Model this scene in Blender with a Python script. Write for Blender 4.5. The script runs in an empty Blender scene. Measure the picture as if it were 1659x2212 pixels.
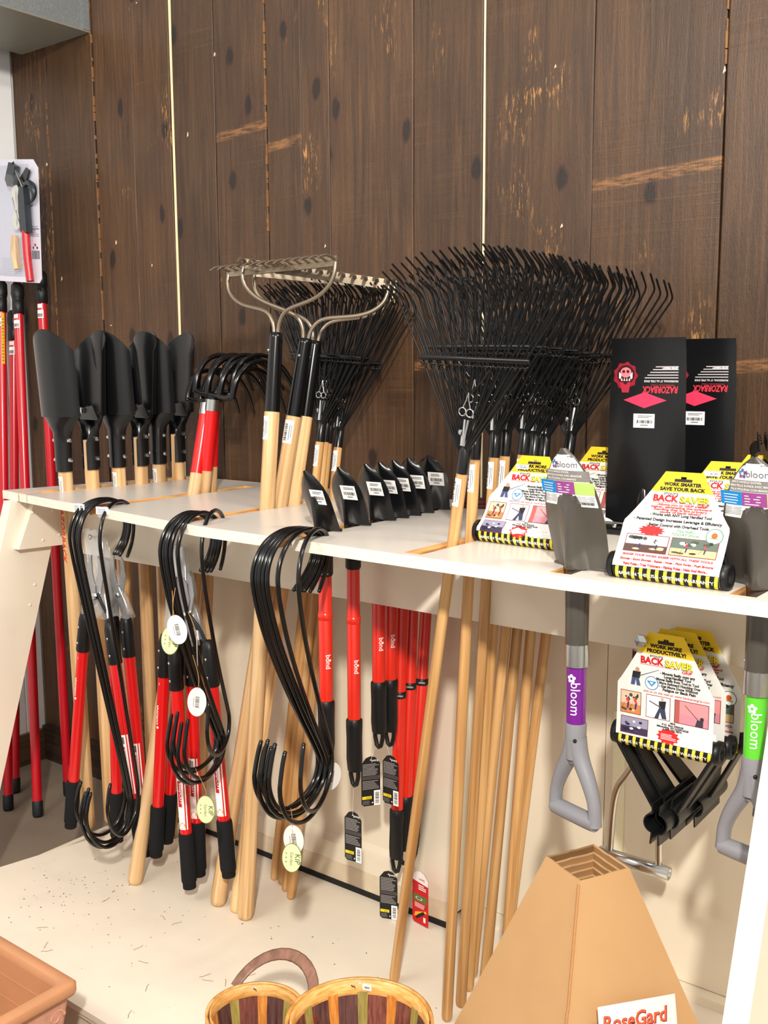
import bpy, bmesh, math, random
from math import sin, cos, pi, radians
from mathutils import Vector as V, Matrix

random.seed(7)
SC = bpy.context.scene
COL = SC.collection

# ------------------------------------------------------------------ camera
cam = bpy.data.cameras.new('camera')
cam.sensor_fit = 'VERTICAL'
cam.sensor_height = 24.0
cam.lens = 24.0 * 2207.9 / 2212.0
cam.clip_start = 0.02
cam.clip_end = 60
camo = bpy.data.objects.new('camera', cam)
COL.objects.link(camo)
_ya, _pi, _ro = 0.657295, 0.14034, -0.00511
_f = V((-sin(_ya) * cos(_pi), cos(_ya) * cos(_pi), -sin(_pi)))
_r = V((cos(_ya), sin(_ya), 0))
_u = _r.cross(_f)
_r2 = cos(_ro) * _r + sin(_ro) * _u
_u2 = -sin(_ro) * _r + cos(_ro) * _u
camo.matrix_world = Matrix(((_r2.x, _u2.x, -_f.x, 0), (_r2.y, _u2.y, -_f.y, 0), (_r2.z, _u2.z, -_f.z, 1.622), (0, 0, 0, 1)))
SC.camera = camo

# ------------------------------------------------------------------ world and lights
SC.view_settings.view_transform = 'Standard'
SC.view_settings.look = 'None'
SC.view_settings.exposure = 0.6
SC.view_settings.gamma = 1.0
SC.view_settings.use_curve_mapping = False
world = bpy.data.worlds.new('shop_ambience')
SC.world = world
world.use_nodes = True
world.node_tree.nodes['Background'].inputs[0].default_value = (1.0, 0.955, 0.90, 1)
world.node_tree.nodes['Background'].inputs[1].default_value = 0.52


def area(name, loc, target, sx, sy, power, col=(1, 0.94, 0.86)):
    l = bpy.data.lights.new(name, 'AREA')
    l.shape = 'RECTANGLE'
    l.size = sx
    l.size_y = sy
    l.energy = power
    l.color = col
    o = bpy.data.objects.new(name, l)
    COL.objects.link(o)
    o.location = loc
    o.rotation_euler = (V(target) - V(loc)).to_track_quat('-Z', 'Y').to_euler()
    return o


area('ceiling_lamp_front', (0.75, -1.0, 3.25), (-1.2, 1.9, 0.9), 0.14, 0.22, 118)
area('ceiling_lamp_right', (0.5, 1.55, 3.6), (-0.9, 2.0, 1.6), 0.9, 0.2, 27)
area('ceiling_lamp_left', (-2.4, -1.0, 3.4), (-1.2, 2.3, 1.2), 1.7, 0.3, 30)


# ------------------------------------------------------------------ helpers
def lin(c):
    return tuple(((x / 255) / 12.92 if x / 255 <= 0.04045 else ((x / 255 + 0.055) / 1.055) ** 2.4) for x in c) + (1,)


_mats = {}


def new_mat(name):
    m = bpy.data.materials.new(name)
    m.use_nodes = True
    nt = m.node_tree
    return m, nt, nt.nodes['Principled BSDF']


def P(name, rgb, rough=0.5, metal=0.0, coat=0.0, vary=0.0, nscale=40, bump=0.0, bscale=150, spec=0.5, stretch=None, rnd=0.0):
    """plain paint / plastic / metal with a little procedural mottling"""
    if name in _mats:
        return _mats[name]
    m, nt, b = new_mat(name)
    b.inputs['Roughness'].default_value = rough
    b.inputs['Metallic'].default_value = metal
    b.inputs['Coat Weight'].default_value = coat
    b.inputs['Coat Roughness'].default_value = 0.12
    b.inputs['Specular IOR Level'].default_value = spec
    b.inputs['Base Color'].default_value = lin(rgb)
    N, L = nt.nodes, nt.links
    tc = N.new('ShaderNodeTexCoord')
    src = tc.outputs['Object']
    if stretch:
        mp = N.new('ShaderNodeMapping')
        mp.inputs['Scale'].default_value = stretch
        L.new(src, mp.inputs[0])
        src = mp.outputs[0]
    if vary:
        n = N.new('ShaderNodeTexNoise')
        n.inputs['Scale'].default_value = nscale
        n.inputs['Detail'].default_value = 4
        L.new(src, n.inputs['Vector'])
        mx = N.new('ShaderNodeMix')
        mx.data_type = 'RGBA'
        c = lin(rgb)
        mx.inputs[6].default_value = tuple(max(0, x * (1 - vary)) for x in c[:3]) + (1,)
        mx.inputs[7].default_value = tuple(min(1, x * (1 + vary)) for x in c[:3]) + (1,)
        L.new(n.outputs[0], mx.inputs[0])
        L.new(mx.outputs[2], b.inputs['Base Color'])
    if bump:
        n2 = N.new('ShaderNodeTexNoise')
        n2.inputs['Scale'].default_value = bscale
        n2.inputs['Detail'].default_value = 3
        L.new(src, n2.inputs['Vector'])
        bp = N.new('ShaderNodeBump')
        bp.inputs['Strength'].default_value = bump
        bp.inputs['Distance'].default_value = 0.002
        L.new(n2.outputs[0], bp.inputs['Height'])
        L.new(bp.outputs[0], b.inputs['Normal'])
    _mats[name] = m
    return m


def ramp(N, stops):
    r = N.new('ShaderNodeValToRGB')
    e = r.color_ramp.elements
    e[0].position, e[0].color = stops[0][0], stops[0][1]
    e[1].position, e[1].color = stops[-1][0], stops[-1][1]
    for p, c in stops[1:-1]:
        k = e.new(p)
        k.color = c
    return r


def wood(name, dark, mid, light, scale=(70, 70, 2.2), rough=0.42, rnd=0.12, bump=0.08, coat=0.15, spots=False):
    """straight-grained timber, grain along local z"""
    if name in _mats:
        return _mats[name]
    m, nt, b = new_mat(name)
    N, L = nt.nodes, nt.links
    tc = N.new('ShaderNodeTexCoord')
    oi = N.new('ShaderNodeObjectInfo')
    mul = N.new('ShaderNodeVectorMath')
    mul.operation = 'MULTIPLY_ADD'
    L.new(oi.outputs['Random'], mul.inputs[0])
    mul.inputs[1].default_value = (13, 7, 31)
    L.new(tc.outputs['Object'], mul.inputs[2])
    mp = N.new('ShaderNodeMapping')
    mp.inputs['Scale'].default_value = scale
    L.new(mul.outputs[0], mp.inputs[0])
    n = N.new('ShaderNodeTexNoise')
    n.inputs['Scale'].default_value = 1.0
    n.inputs['Detail'].default_value = 5
    n.inputs['Distortion'].default_value = 0.6
    L.new(mp.outputs[0], n.inputs['Vector'])
    r = ramp(N, [(0.3, lin(dark)), (0.5, lin(mid)), (0.72, lin(light))])
    L.new(n.outputs[0], r.inputs[0])
    hsv = N.new('ShaderNodeHueSaturation')
    mr = N.new('ShaderNodeMapRange')
    mr.inputs['To Min'].default_value = 1 - rnd
    mr.inputs['To Max'].default_value = 1 + rnd
    L.new(oi.outputs['Random'], mr.inputs[0])
    L.new(mr.outputs[0], hsv.inputs['Value'])
    L.new(r.outputs[0], hsv.inputs['Color'])
    L.new(hsv.outputs[0], b.inputs['Base Color'])
    b.inputs['Roughness'].default_value = rough
    b.inputs['Coat Weight'].default_value = coat
    bp = N.new('ShaderNodeBump')
    bp.inputs['Strength'].default_value = bump
    bp.inputs['Distance'].default_value = 0.001
    L.new(n.outputs[0], bp.inputs['Height'])
    L.new(bp.outputs[0], b.inputs['Normal'])
    _mats[name] = m
    return m


def ink(rgb):
    return P('ink_%d_%d_%d' % rgb, rgb, rough=0.55, spec=0.3)


def plank_material():
    """rough-sawn dark stained plank: grain, saw marks, knots, scuffed pale patches"""
    m, nt, b = new_mat('stained_plank')
    N, L = nt.nodes, nt.links
    tc = N.new('ShaderNodeTexCoord')
    oi = N.new('ShaderNodeObjectInfo')
    off = N.new('ShaderNodeVectorMath')
    off.operation = 'MULTIPLY_ADD'
    L.new(oi.outputs['Random'], off.inputs[0])
    off.inputs[1].default_value = (17, 0, 41)
    L.new(tc.outputs['Object'], off.inputs[2])

    def noise(scale, detail=5, rough=0.6, dist=0.0):
        mp = N.new('ShaderNodeMapping')
        mp.inputs['Scale'].default_value = scale
        L.new(off.outputs[0], mp.inputs[0])
        n = N.new('ShaderNodeTexNoise')
        n.inputs['Scale'].default_value = 1
        n.inputs['Detail'].default_value = detail
        n.inputs['Roughness'].default_value = rough
        n.inputs['Distortion'].default_value = dist
        L.new(mp.outputs[0], n.inputs['Vector'])
        return n.outputs[0]

    def mix(fac, a, c, mode='MIX'):
        x = N.new('ShaderNodeMix')
        x.data_type = 'RGBA'
        x.blend_type = mode
        for s, v in ((0, fac), (6, a), (7, c)):
            if isinstance(v, (int, float)):
                x.inputs[s].default_value = v
            elif isinstance(v, tuple):
                x.inputs[s].default_value = v
            else:
                L.new(v, x.inputs[s])
        return x.outputs[2]

    def mr(v, a, c, lo=0.0, hi=1.0):
        x = N.new('ShaderNodeMapRange')
        x.inputs[1].default_value = a
        x.inputs[2].default_value = c
        x.inputs[3].default_value = lo
        x.inputs[4].default_value = hi
        L.new(v, x.inputs[0])
        return x.outputs[0]

    grain = noise((60, 60, 2.2), 6, 0.62, 1.4)
    broad = noise((9, 9, 0.9), 4, 0.55, 1.0)
    blotch = noise((4, 4, 2.4), 4)
    saw = noise((1.6, 1.6, 62), 4, 0.7, 1.2)
    sawpatch = noise((3, 3, 3), 2)
    fib = noise((300, 300, 55), 4, 0.75)
    g = ramp(N, [(0.28, lin((46, 31, 19))), (0.5, lin((73, 50, 31))), (0.74, lin((104, 74, 47)))])
    L.new(grain, g.inputs[0])
    col = mix(mr(broad, 0.35, 0.65, 0.0, 0.5), g.outputs[0], lin((92, 64, 39)))
    col = mix(mr(blotch, 0.45, 0.72, 0.0, 0.55), col, lin((49, 33, 20)))
    sm = N.new('ShaderNodeMath')
    sm.operation = 'MULTIPLY'
    L.new(mr(saw, 0.5, 0.72), sm.inputs[0])
    L.new(mr(sawpatch, 0.48, 0.66, 0.0, 0.32), sm.inputs[1])
    col = mix(sm.outputs[0], col, lin((118, 87, 58)))
    col = mix(mr(fib, 0.34, 0.44, 0.5, 0.0), col, lin((36, 23, 15)))
    col = mix(mr(fib, 0.6, 0.7, 0.0, 0.28), col, lin((132, 96, 70)))
    # knots
    mp = N.new('ShaderNodeMapping')
    mp.inputs['Scale'].default_value = (4.4, 4.4, 2.3)
    L.new(off.outputs[0], mp.inputs[0])
    wob = N.new('ShaderNodeVectorMath')
    wob.operation = 'MULTIPLY_ADD'
    L.new(noise((30, 30, 14), 2), wob.inputs[0])
    wob.inputs[1].default_value = (0.10, 0.10, 0.10)
    L.new(mp.outputs[0], wob.inputs[2])
    vo = N.new('ShaderNodeTexVoronoi')
    vo.voronoi_dimensions = '2D'
    vo.inputs['Scale'].default_value = 1
    s2 = N.new('ShaderNodeSeparateXYZ')
    c2 = N.new('ShaderNodeCombineXYZ')
    L.new(wob.outputs[0], s2.inputs[0])
    L.new(s2.outputs['X'], c2.inputs['X'])
    L.new(s2.outputs['Z'], c2.inputs['Y'])
    L.new(c2.outputs[0], vo.inputs['Vector'])
    col = mix(mr(vo.outputs['Distance'], 0.05, 0.22, 0.6, 0.0), col, lin((74, 46, 30)))
    col = mix(mr(vo.outputs['Distance'], 0.05, 0.085, 0.95, 0.0), col, lin((34, 21, 15)))
    # pale scuffs where the stain has gone, in patches
    patch = mr(noise((3.6, 3.6, 2.6), 2), 0.585, 0.67)
    fleck = mr(noise((120, 120, 20), 4, 0.7), 0.545, 0.62)
    mm = N.new('ShaderNodeMath')
    mm.operation = 'MULTIPLY'
    L.new(patch, mm.inputs[0])
    L.new(fleck, mm.inputs[1])
    col = mix(mm.outputs[0], col, lin((190, 136, 76)))
    # one rubbed band across each plank
    sep = N.new('ShaderNodeSeparateXYZ')
    L.new(tc.outputs['Object'], sep.inputs[0])
    bz = mr(oi.outputs['Random'], 0, 1, 1.6, 3.9)
    sb = N.new('ShaderNodeMath')
    sb.operation = 'SUBTRACT'
    L.new(sep.outputs['Z'], sb.inputs[0])
    L.new(bz, sb.inputs[1])
    sk = N.new('ShaderNodeMath')
    sk.operation = 'MULTIPLY_ADD'
    L.new(sep.outputs['X'], sk.inputs[0])
    sk.inputs[1].default_value = -0.06
    L.new(sb.outputs[0], sk.inputs[2])
    ab = N.new('ShaderNodeMath')
    ab.operation = 'ABSOLUTE'
    L.new(sk.outputs[0], ab.inputs[0])
    bm_ = N.new('ShaderNodeMath')
    bm_.operation = 'MULTIPLY'
    L.new(mr(ab.outputs[0], 0.011, 0.017, 1.0, 0.0), bm_.inputs[0])
    L.new(mr(noise((16, 16, 120), 4, 0.7), 0.42, 0.6, 0.0, 0.75), bm_.inputs[1])
    col = mix(bm_.outputs[0], col, lin((162, 112, 66)))
    hsv = N.new('ShaderNodeHueSaturation')
    L.new(mr(oi.outputs['Random'], 0, 1, 0.80, 1.20), hsv.inputs['Value'])
    L.new(col, hsv.inputs['Color'])
    L.new(hsv.outputs[0], b.inputs['Base Color'])
    b.inputs['Roughness'].default_value = 0.42
    b.inputs['Specular IOR Level'].default_value = 0.38
    add = N.new('ShaderNodeMath')
    add.operation = 'ADD'
    L.new(fib, add.inputs[0])
    L.new(sm.outputs[0], add.inputs[1])
    add2 = N.new('ShaderNodeMath')
    add2.operation = 'ADD'
    L.new(add.outputs[0], add2.inputs[0])
    L.new(grain, add2.inputs[1])
    bp = N.new('ShaderNodeBump')
    bp.inputs['Strength'].default_value = 0.4
    bp.inputs['Distance'].default_value = 0.004
    L.new(add2.outputs[0], bp.inputs['Height'])
    L.new(bp.outputs[0], b.inputs['Normal'])
    return m


def clear_plastic(name, tint=(0.96, 0.97, 0.98), amount=0.10, edge=0.45, haze=0.35):
    if name in _mats:
        return _mats[name]
    m, nt, b = new_mat(name)
    N, L = nt.nodes, nt.links
    tr = N.new('ShaderNodeBsdfTransparent')
    tr.inputs[0].default_value = tint + (1,)
    gl = N.new('ShaderNodeBsdfGlossy')
    gl.inputs['Roughness'].default_value = 0.12
    df = N.new('ShaderNodeBsdfDiffuse')
    df.inputs[0].default_value = (0.85, 0.85, 0.86, 1)
    m1 = N.new('ShaderNodeMixShader')
    m1.inputs[0].default_value = haze
    L.new(gl.outputs[0], m1.inputs[1])
    L.new(df.outputs[0], m1.inputs[2])
    fr = N.new('ShaderNodeLayerWeight')
    fr.inputs[0].default_value = 0.35
    mt = N.new('ShaderNodeMath')
    mt.operation = 'MULTIPLY_ADD'
    L.new(fr.outputs['Facing'], mt.inputs[0])
    mt.inputs[1].default_value = edge
    mt.inputs[2].default_value = amount
    m2 = N.new('ShaderNodeMixShader')
    L.new(mt.outputs[0], m2.inputs[0])
    L.new(tr.outputs[0], m2.inputs[1])
    L.new(m1.outputs[0], m2.inputs[2])
    L.new(m2.outputs[0], nt.nodes['Material Output'].inputs['Surface'])
    _mats[name] = m
    return m


class MB:
    """collects geometry for ONE mesh object"""

    def __init__(s):
        s.v, s.f, s.mi, s.sm, s.mats = [], [], [], [], []

    def add(s, verts, faces, mat, smooth=False, M=None):
        if mat not in s.mats:
            s.mats.append(mat)
        k, n = s.mats.index(mat), len(s.v)
        for p in verts:
            p = V(p)
            s.v.append(M @ p if M else p)
        for f in faces:
            s.f.append([i + n for i in f])
            s.mi.append(k)
            s.sm.append(smooth)
        return s

    def hexa(s, p, mat):
        """p: 4 bottom points (ccw from above) then 4 top points"""
        return s.add(p, [(3, 2, 1, 0), (4, 5, 6, 7), (0, 1, 5, 4), (1, 2, 6, 5), (2, 3, 7, 6), (3, 0, 4, 7)], mat)

    def box(s, a, b, mat, M=None):
        (x0, y0, z0), (x1, y1, z1) = a, b
        p = [(x0, y0, z0), (x1, y0, z0), (x1, y1, z0), (x0, y1, z0), (x0, y0, z1), (x1, y0, z1), (x1, y1, z1), (x0, y1, z1)]
        return s.add(p, [(3, 2, 1, 0), (4, 5, 6, 7), (0, 1, 5, 4), (1, 2, 6, 5), (2, 3, 7, 6), (3, 0, 4, 7)], mat, False, M)

    def rbox(s, a, b, r, mat, M=None):
        """box with chamfered edges"""
        (x0, y0, z0), (x1, y1, z1) = a, b
        rings = []
        for z, d in ((z0, r), (z0 + r, 0), (z1 - r, 0), (z1, r)):
            e = d + r if d == 0 else d + r * 0.6
            e = r if d == 0 else r * 1.7
            i = 0 if d == 0 else r * 0.7
            rings.append([(x0 + e, y0 + i, z), (x1 - e, y0 + i, z), (x1 - i, y0 + e, z), (x1 - i, y1 - e, z),
                          (x1 - e, y1 - i, z), (x0 + e, y1 - i, z), (x0 + i, y1 - e, z), (x0 + i, y0 + e, z)])
        return s.loft(rings, mat, smooth=False, M=M)

    def loft(s, rings, mat, smooth=True, closed=True, caps=True, M=None):
        n = len(rings[0])
        vs = [p for r in rings for p in r]
        fs = []
        for i in range(len(rings) - 1):
            for j in range(n if closed else n - 1):
                k = (j + 1) % n
                fs.append((i * n + j, i * n + k, (i + 1) * n + k, (i + 1) * n + j))
        s.add(vs, fs, mat, smooth, M)
        if caps and closed:
            s.add(rings[0], [tuple(range(n - 1, -1, -1))], mat, False, M)
            s.add(rings[-1], [tuple(range(n))], mat, False, M)
        return s

    def tube(s, path, r, mat, n=10, smooth=True, caps=True, flat=1.0, up=None, closed=False, M=None):
        """tube along a path; r scalar or list; flat squeezes the section along `up`"""
        path = [V(p) for p in path]
        K = len(path)
        rs = r if isinstance(r, (list, tuple)) else [r] * K
        T = []
        for i in range(K):
            if closed:
                d = path[(i + 1) % K] - path[i - 1]
            elif i == 0:
                d = path[1] - path[0]
            elif i == K - 1:
                d = path[-1] - path[-2]
            else:
                d = (path[i + 1] - path[i]).normalized() + (path[i] - path[i - 1]).normalized()
            T.append(d.normalized() if d.length > 1e-9 else V((0, 0, 1)))
        a = V(up) if up else (V((1, 0, 0)) if abs(T[0].x) < 0.8 else V((0, 1, 0)))
        a = (a - a.dot(T[0]) * T[0]).normalized()
        rings = []
        for i in range(K):
            if up:
                a = V(up)
            a = a - a.dot(T[i]) * T[i]
            a = a.normalized() if a.length > 1e-6 else V((1, 0, 0))
            b = T[i].cross(a)
            rings.append([path[i] + rs[i] * (flat * cos(2 * pi * j / n) * a + sin(2 * pi * j / n) * b) for j in range(n)])
        if closed:
            rings.append(rings[0])
            return s.loft(rings, mat, smooth, True, False, M)
        return s.loft(rings, mat, smooth, True, caps, M)

    def lathe(s, prof, mat, n=14, smooth=True, M=None, caps=True):
        """prof: list of (r, z)"""
        rings = [[(max(r, 1e-5) * cos(2 * pi * j / n), max(r, 1e-5) * sin(2 * pi * j / n), z) for j in range(n)] for r, z in prof]
        return s.loft(rings, mat, smooth, True, caps, M)

    def prism(s, poly, fn, d0, d1, mat, smooth=False, M=None):
        """poly [(u,v)] extruded from d0 to d1 ; fn(u,v,d)->point"""
        n = len(poly)
        vs = [fn(u, v, d0) for u, v in poly] + [fn(u, v, d1) for u, v in poly]
        fs = [tuple(range(n - 1, -1, -1)), tuple(range(n, 2 * n))]
        fs += [(i, (i + 1) % n, n + (i + 1) % n, n + i) for i in range(n)]
        return s.add(vs, fs, mat, smooth, M)

    def sheet(s, grid, th, mat, smooth=True, M=None):
        """grid of points [row][col] given thickness th along its normals"""
        R, C = len(grid), len(grid[0])
        g = [[V(p) for p in row] for row in grid]
        back = []
        for i in range(R):
            row = []
            for j in range(C):
                du = g[i][min(j + 1, C - 1)] - g[i][max(j - 1, 0)]
                dv = g[min(i + 1, R - 1)][j] - g[max(i - 1, 0)][j]
                nn = du.cross(dv)
                nn = nn.normalized() if nn.length > 1e-12 else V((0, 1, 0))
                row.append(g[i][j] + nn * th)
            back.append(row)
        vs = [p for row in g for p in row] + [p for row in back for p in row]
        o = R * C
        fs = []
        for i in range(R - 1):
            for j in range(C - 1):
                a, b, c, d = i * C + j, i * C + j + 1, (i + 1) * C + j + 1, (i + 1) * C + j
                fs.append((d, c, b, a))
                fs.append((o + a, o + b, o + c, o + d))
        s.add(vs, fs, mat, smooth, M)
        ed = []
        for j in range(C - 1):
            ed.append((j, j + 1, o + j + 1, o + j))
            k = (R - 1) * C
            ed.append((k + j + 1, k + j, o + k + j, o + k + j + 1))
        for i in range(R - 1):
            ed.append(((i + 1) * C, i * C, o + i * C, o + (i + 1) * C))
            k = C - 1
            ed.append((i * C + k, (i + 1) * C + k, o + (i + 1) * C + k, o + i * C + k))
        s.add(vs, ed, mat, False, M)
        return s

    def sphere(s, c, r, mat, n=10, M=None):
        c = V(c)
        rx = r if isinstance(r, (tuple, list)) else (r, r, r)
        rings = []
        m = n // 2
        for i in range(m + 1):
            t = -pi / 2 + pi * i / m
            q = max(cos(t), 1e-3)
            rings.append([c + V((rx[0] * q * cos(2 * pi * j / n), rx[1] * q * sin(2 * pi * j / n), rx[2] * sin(t))) for j in range(n)])
        return s.loft(rings, mat, True, True, True, M)

    def build(s, name, parent=None, world=False):
        me = bpy.data.meshes.new(name)
        sh = V(parent.location) if (world and parent) else V((0, 0, 0))
        me.from_pydata([tuple(p - sh) for p in s.v], [], s.f)
        for m in s.mats:
            me.materials.append(m)
        me.polygons.foreach_set('material_index', s.mi)
        me.polygons.foreach_set('use_smooth', s.sm)
        me.update()
        o = bpy.data.objects.new(name, me)
        COL.objects.link(o)
        if parent:
            o.parent = parent
        return o


def tag(o, label=None, cat=None, group=None, kind=None):
    if label:
        o['label'] = label
    if cat:
        o['category'] = cat
    if group:
        o['group'] = group
    if kind:
        o['kind'] = kind
    return o


def thing(name, label, cat, loc=(0, 0, 0), group=None, M=None):
    o = bpy.data.objects.new(name, None)
    o.empty_display_size = 0.05
    COL.objects.link(o)
    if M is not None:
        o.matrix_world = M
    else:
        o.location = loc
    return tag(o, label, cat, group)


def children(o):
    return [c for c in bpy.data.objects if c.parent == o]


def dup(root, M, label, group=None):
    r = root.copy()
    COL.objects.link(r)
    r.matrix_world = M
    r['label'] = label
    if group:
        r['group'] = group
    for ch in children(root):
        c = ch.copy()
        COL.objects.link(c)
        c.parent = r
        for g in children(ch):
            d = g.copy()
            COL.objects.link(d)
            d.parent = c
    return r


def pose(foot, top, yaw=0.0):
    """matrix placing a tool: local z from foot to top, local -y facing the front of the table"""
    foot, top = V(foot), V(top)
    d = (top - foot).normalized()
    q = V((0, 0, 1)).rotation_difference(d)
    return Matrix.Translation(foot) @ q.to_matrix().to_4x4() @ Matrix.Rotation(yaw, 4, 'Z')


_tx = {}


def text_geo(t, bold=0.0, shear=0.0, res=2, cut=False):
    k = (t, bold, shear, res, cut)
    if k not in _tx:
        c = bpy.data.curves.new('t', 'FONT')
        c.body = t
        c.size = 1
        c.resolution_u = res
        c.offset = bold
        c.shear = shear
        o = bpy.data.objects.new('t', c)
        me = o.to_mesh()
        if cut:
            bm = bmesh.new()
            bm.from_mesh(me)
            for q in range(1, 8):
                bmesh.ops.bisect_plane(bm, geom=bm.verts[:] + bm.edges[:] + bm.faces[:], plane_co=(0, -0.2 + q * 0.13, 0), plane_no=(0, 1, 0))
            bm.to_mesh(me)
            bm.free()
        vs = [(v.co.x, v.co.y) for v in me.vertices]
        fs = [tuple(p.vertices) for p in me.polygons]
        o.to_mesh_clear()
        bpy.data.objects.remove(o)
        bpy.data.curves.remove(c)
        x0 = min((v[0] for v in vs), default=0)
        x1 = max((v[0] for v in vs), default=1)
        _tx[k] = (vs, fs, x0, x1)
    return _tx[k]


class Decal:
    """flat print on a surface: fn(u, v, h) -> local point (h = height off the surface)"""

    def __init__(s, fn):
        s.fn, s.mb = fn, MB()

    def poly(s, pts, rgb, h=0.0003, sub=0):
        if sub:
            cu, cv = sum(p[0] for p in pts) / len(pts), sum(p[1] for p in pts) / len(pts)
            tris = [((cu, cv), pts[i], pts[(i + 1) % len(pts)]) for i in range(len(pts))]
            for _ in range(sub):
                nx = []
                for a, b, c in tris:
                    m1, m2, m3 = ((a[0] + b[0]) / 2, (a[1] + b[1]) / 2), ((b[0] + c[0]) / 2, (b[1] + c[1]) / 2), ((c[0] + a[0]) / 2, (c[1] + a[1]) / 2)
                    nx += [(a, m1, m3), (m1, b, m2), (m3, m2, c), (m1, m2, m3)]
                tris = nx
            for tr in tris:
                s.mb.add([s.fn(u, v, h) for u, v in tr], [(0, 1, 2)], ink(rgb))
            return s
        s.mb.add([s.fn(u, v, h) for u, v in pts], [tuple(range(len(pts)))], ink(rgb))
        return s

    def rect(s, u0, v0, u1, v1, rgb, h=0.0003, nu=1, nv=1):
        vs = [s.fn(u0 + (u1 - u0) * i / nu, v0 + (v1 - v0) * j / nv, h) for j in range(nv + 1) for i in range(nu + 1)]
        fs = [(j * (nu + 1) + i, j * (nu + 1) + i + 1, (j + 1) * (nu + 1) + i + 1, (j + 1) * (nu + 1) + i) for j in range(nv) for i in range(nu)]
        s.mb.add(vs, fs, ink(rgb))
        return s

    def disc(s, u, v, ru, rgb, h=0.0004, n=16, rv=None, sub=0):
        rv = rv or ru
        return s.poly([(u + ru * cos(2 * pi * i / n), v + rv * sin(2 * pi * i / n)) for i in range(n)], rgb, h, sub)

    def star(s, u, v, ru, rv, rgb, n=14, h=0.0004, k=0.72, sub=0):
        return s.poly([(u + (ru if i % 2 == 0 else ru * k) * cos(pi * i / n), v + (rv if i % 2 == 0 else rv * k) * sin(pi * i / n)) for i in range(2 * n)], rgb, h, sub)

    def text(s, t, u, v, size, rgb, h=0.0005, align='C', bold=0.0, shear=0.0, rot=0.0, width=None):
        vs, fs, x0, x1 = text_geo(t, bold, shear, 2, getattr(s.fn, 'wrap', False))
        sx = size
        if width:
            sx = width / max(x1 - x0, 1e-6)
        ox = {'L': x0, 'C': (x0 + x1) / 2, 'R': x1}[align]
        ca, sa = cos(rot), sin(rot)
        pts = []
        for x, y in vs:
            a, b = (x - ox) * sx, y * size
            pts.append(s.fn(u + a * ca - b * sa, v + a * sa + b * ca, h))
        s.mb.add(pts, fs, ink(rgb))
        return s

    def bars(s, u0, v0, u1, v1, rgb=(25, 25, 25), h=0.0006, seed=1, n=16, along='u'):
        rr = random.Random(seed)
        x = 0.0
        ws = []
        while x < 1:
            w = rr.choice((1, 1, 2, 3)) / (n * 3.2)
            ws.append((x, min(1, x + w)))
            x += w + rr.choice((1, 1, 2)) / (n * 3.2)
        for a, b in ws:
            if along == 'u':
                s.rect(u0 + (u1 - u0) * a, v0, u0 + (u1 - u0) * b, v1, rgb, h)
            else:
                s.rect(u0, v0 + (v1 - v0) * a, u1, v0 + (v1 - v0) * b, rgb, h)
        return s

    def lines(s, u0, v0, u1, v1, k, rgb, h=0.0005, seed=1, fill=0.45):
        """rows of print too small to read"""
        rr = random.Random(seed)
        dv = (v1 - v0) / k
        for i in range(k):
            e = u0 + (u1 - u0) * rr.uniform(0.7, 1.0)
            s.rect(u0, v0 + dv * i, e, v0 + dv * (i + fill), rgb, h)
        return s

    def build(s, name, parent):
        return s.mb.build(name, parent)


def on_tube(r, ang0=-pi / 2):
    """print wrapped on a round shaft: u around (metres), v along z; ang0 is the middle of the print"""
    f = lambda u, v, h: V(((r + h) * cos(ang0 + u / r), (r + h) * sin(ang0 + u / r), v))
    f.wrap = True
    return f


def barcode_sticker(parent, fn, u0, v0, u1, v1, seed=1, horiz=True):
    d = Decal(fn)
    d.rect(u0, v0, u1, v1, (248, 247, 245), 0.0003, 4, 4)
    w, hh = u1 - u0, v1 - v0
    if horiz:
        d.lines(u0 + 0.2 * w, v0 + 0.72 * hh, u1 - 0.1 * w, v1 - 0.08 * hh, 2, (90, 90, 90), 0.0006, seed)
        d.bars(u0 + 0.15 * w, v0 + 0.32 * hh, u1 - 0.1 * w, v0 + 0.55 * hh, seed=seed)
        d.rect(u0 + 0.35 * w, v0 + 0.16 * hh, u1 - 0.3 * w, v0 + 0.22 * hh, (90, 90, 90), 0.0006)
    else:
        d.bars(u0 + 0.2 * w, v0 + 0.1 * hh, u0 + 0.5 * w, v1 - 0.12 * hh, seed=seed, along='v')
        d.rect(u0 + 0.66 * w, v0 + 0.15 * hh, u0 + 0.72 * w, v1 - 0.2 * hh, (110, 110, 110), 0.0006)
        d.rect(u0 + 0.82 * w, v0 + 0.25 * hh, u0 + 0.87 * w, v1 - 0.2 * hh, (110, 110, 110), 0.0006)
    return d.build('price_sticker', parent)


def quad(p00, p10, p01):
    """flat print map from three corners; u,v in metres"""
    o, a, b = V(p00), V(p10) - V(p00), V(p01) - V(p00)
    a, b = a.normalized(), b.normalized()
    n = a.cross(b).normalized()
    return lambda u, v, h: o + a * u + b * v + n * h


def s_path(pts, it=3):
    q = [V(p) for p in pts]
    for _ in range(it):
        r = [q[0]]
        for a, b in zip(q, q[1:]):
            r += [a * .75 + b * .25, a * .25 + b * .75]
        q = r + [q[-1]]
    return q


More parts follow.
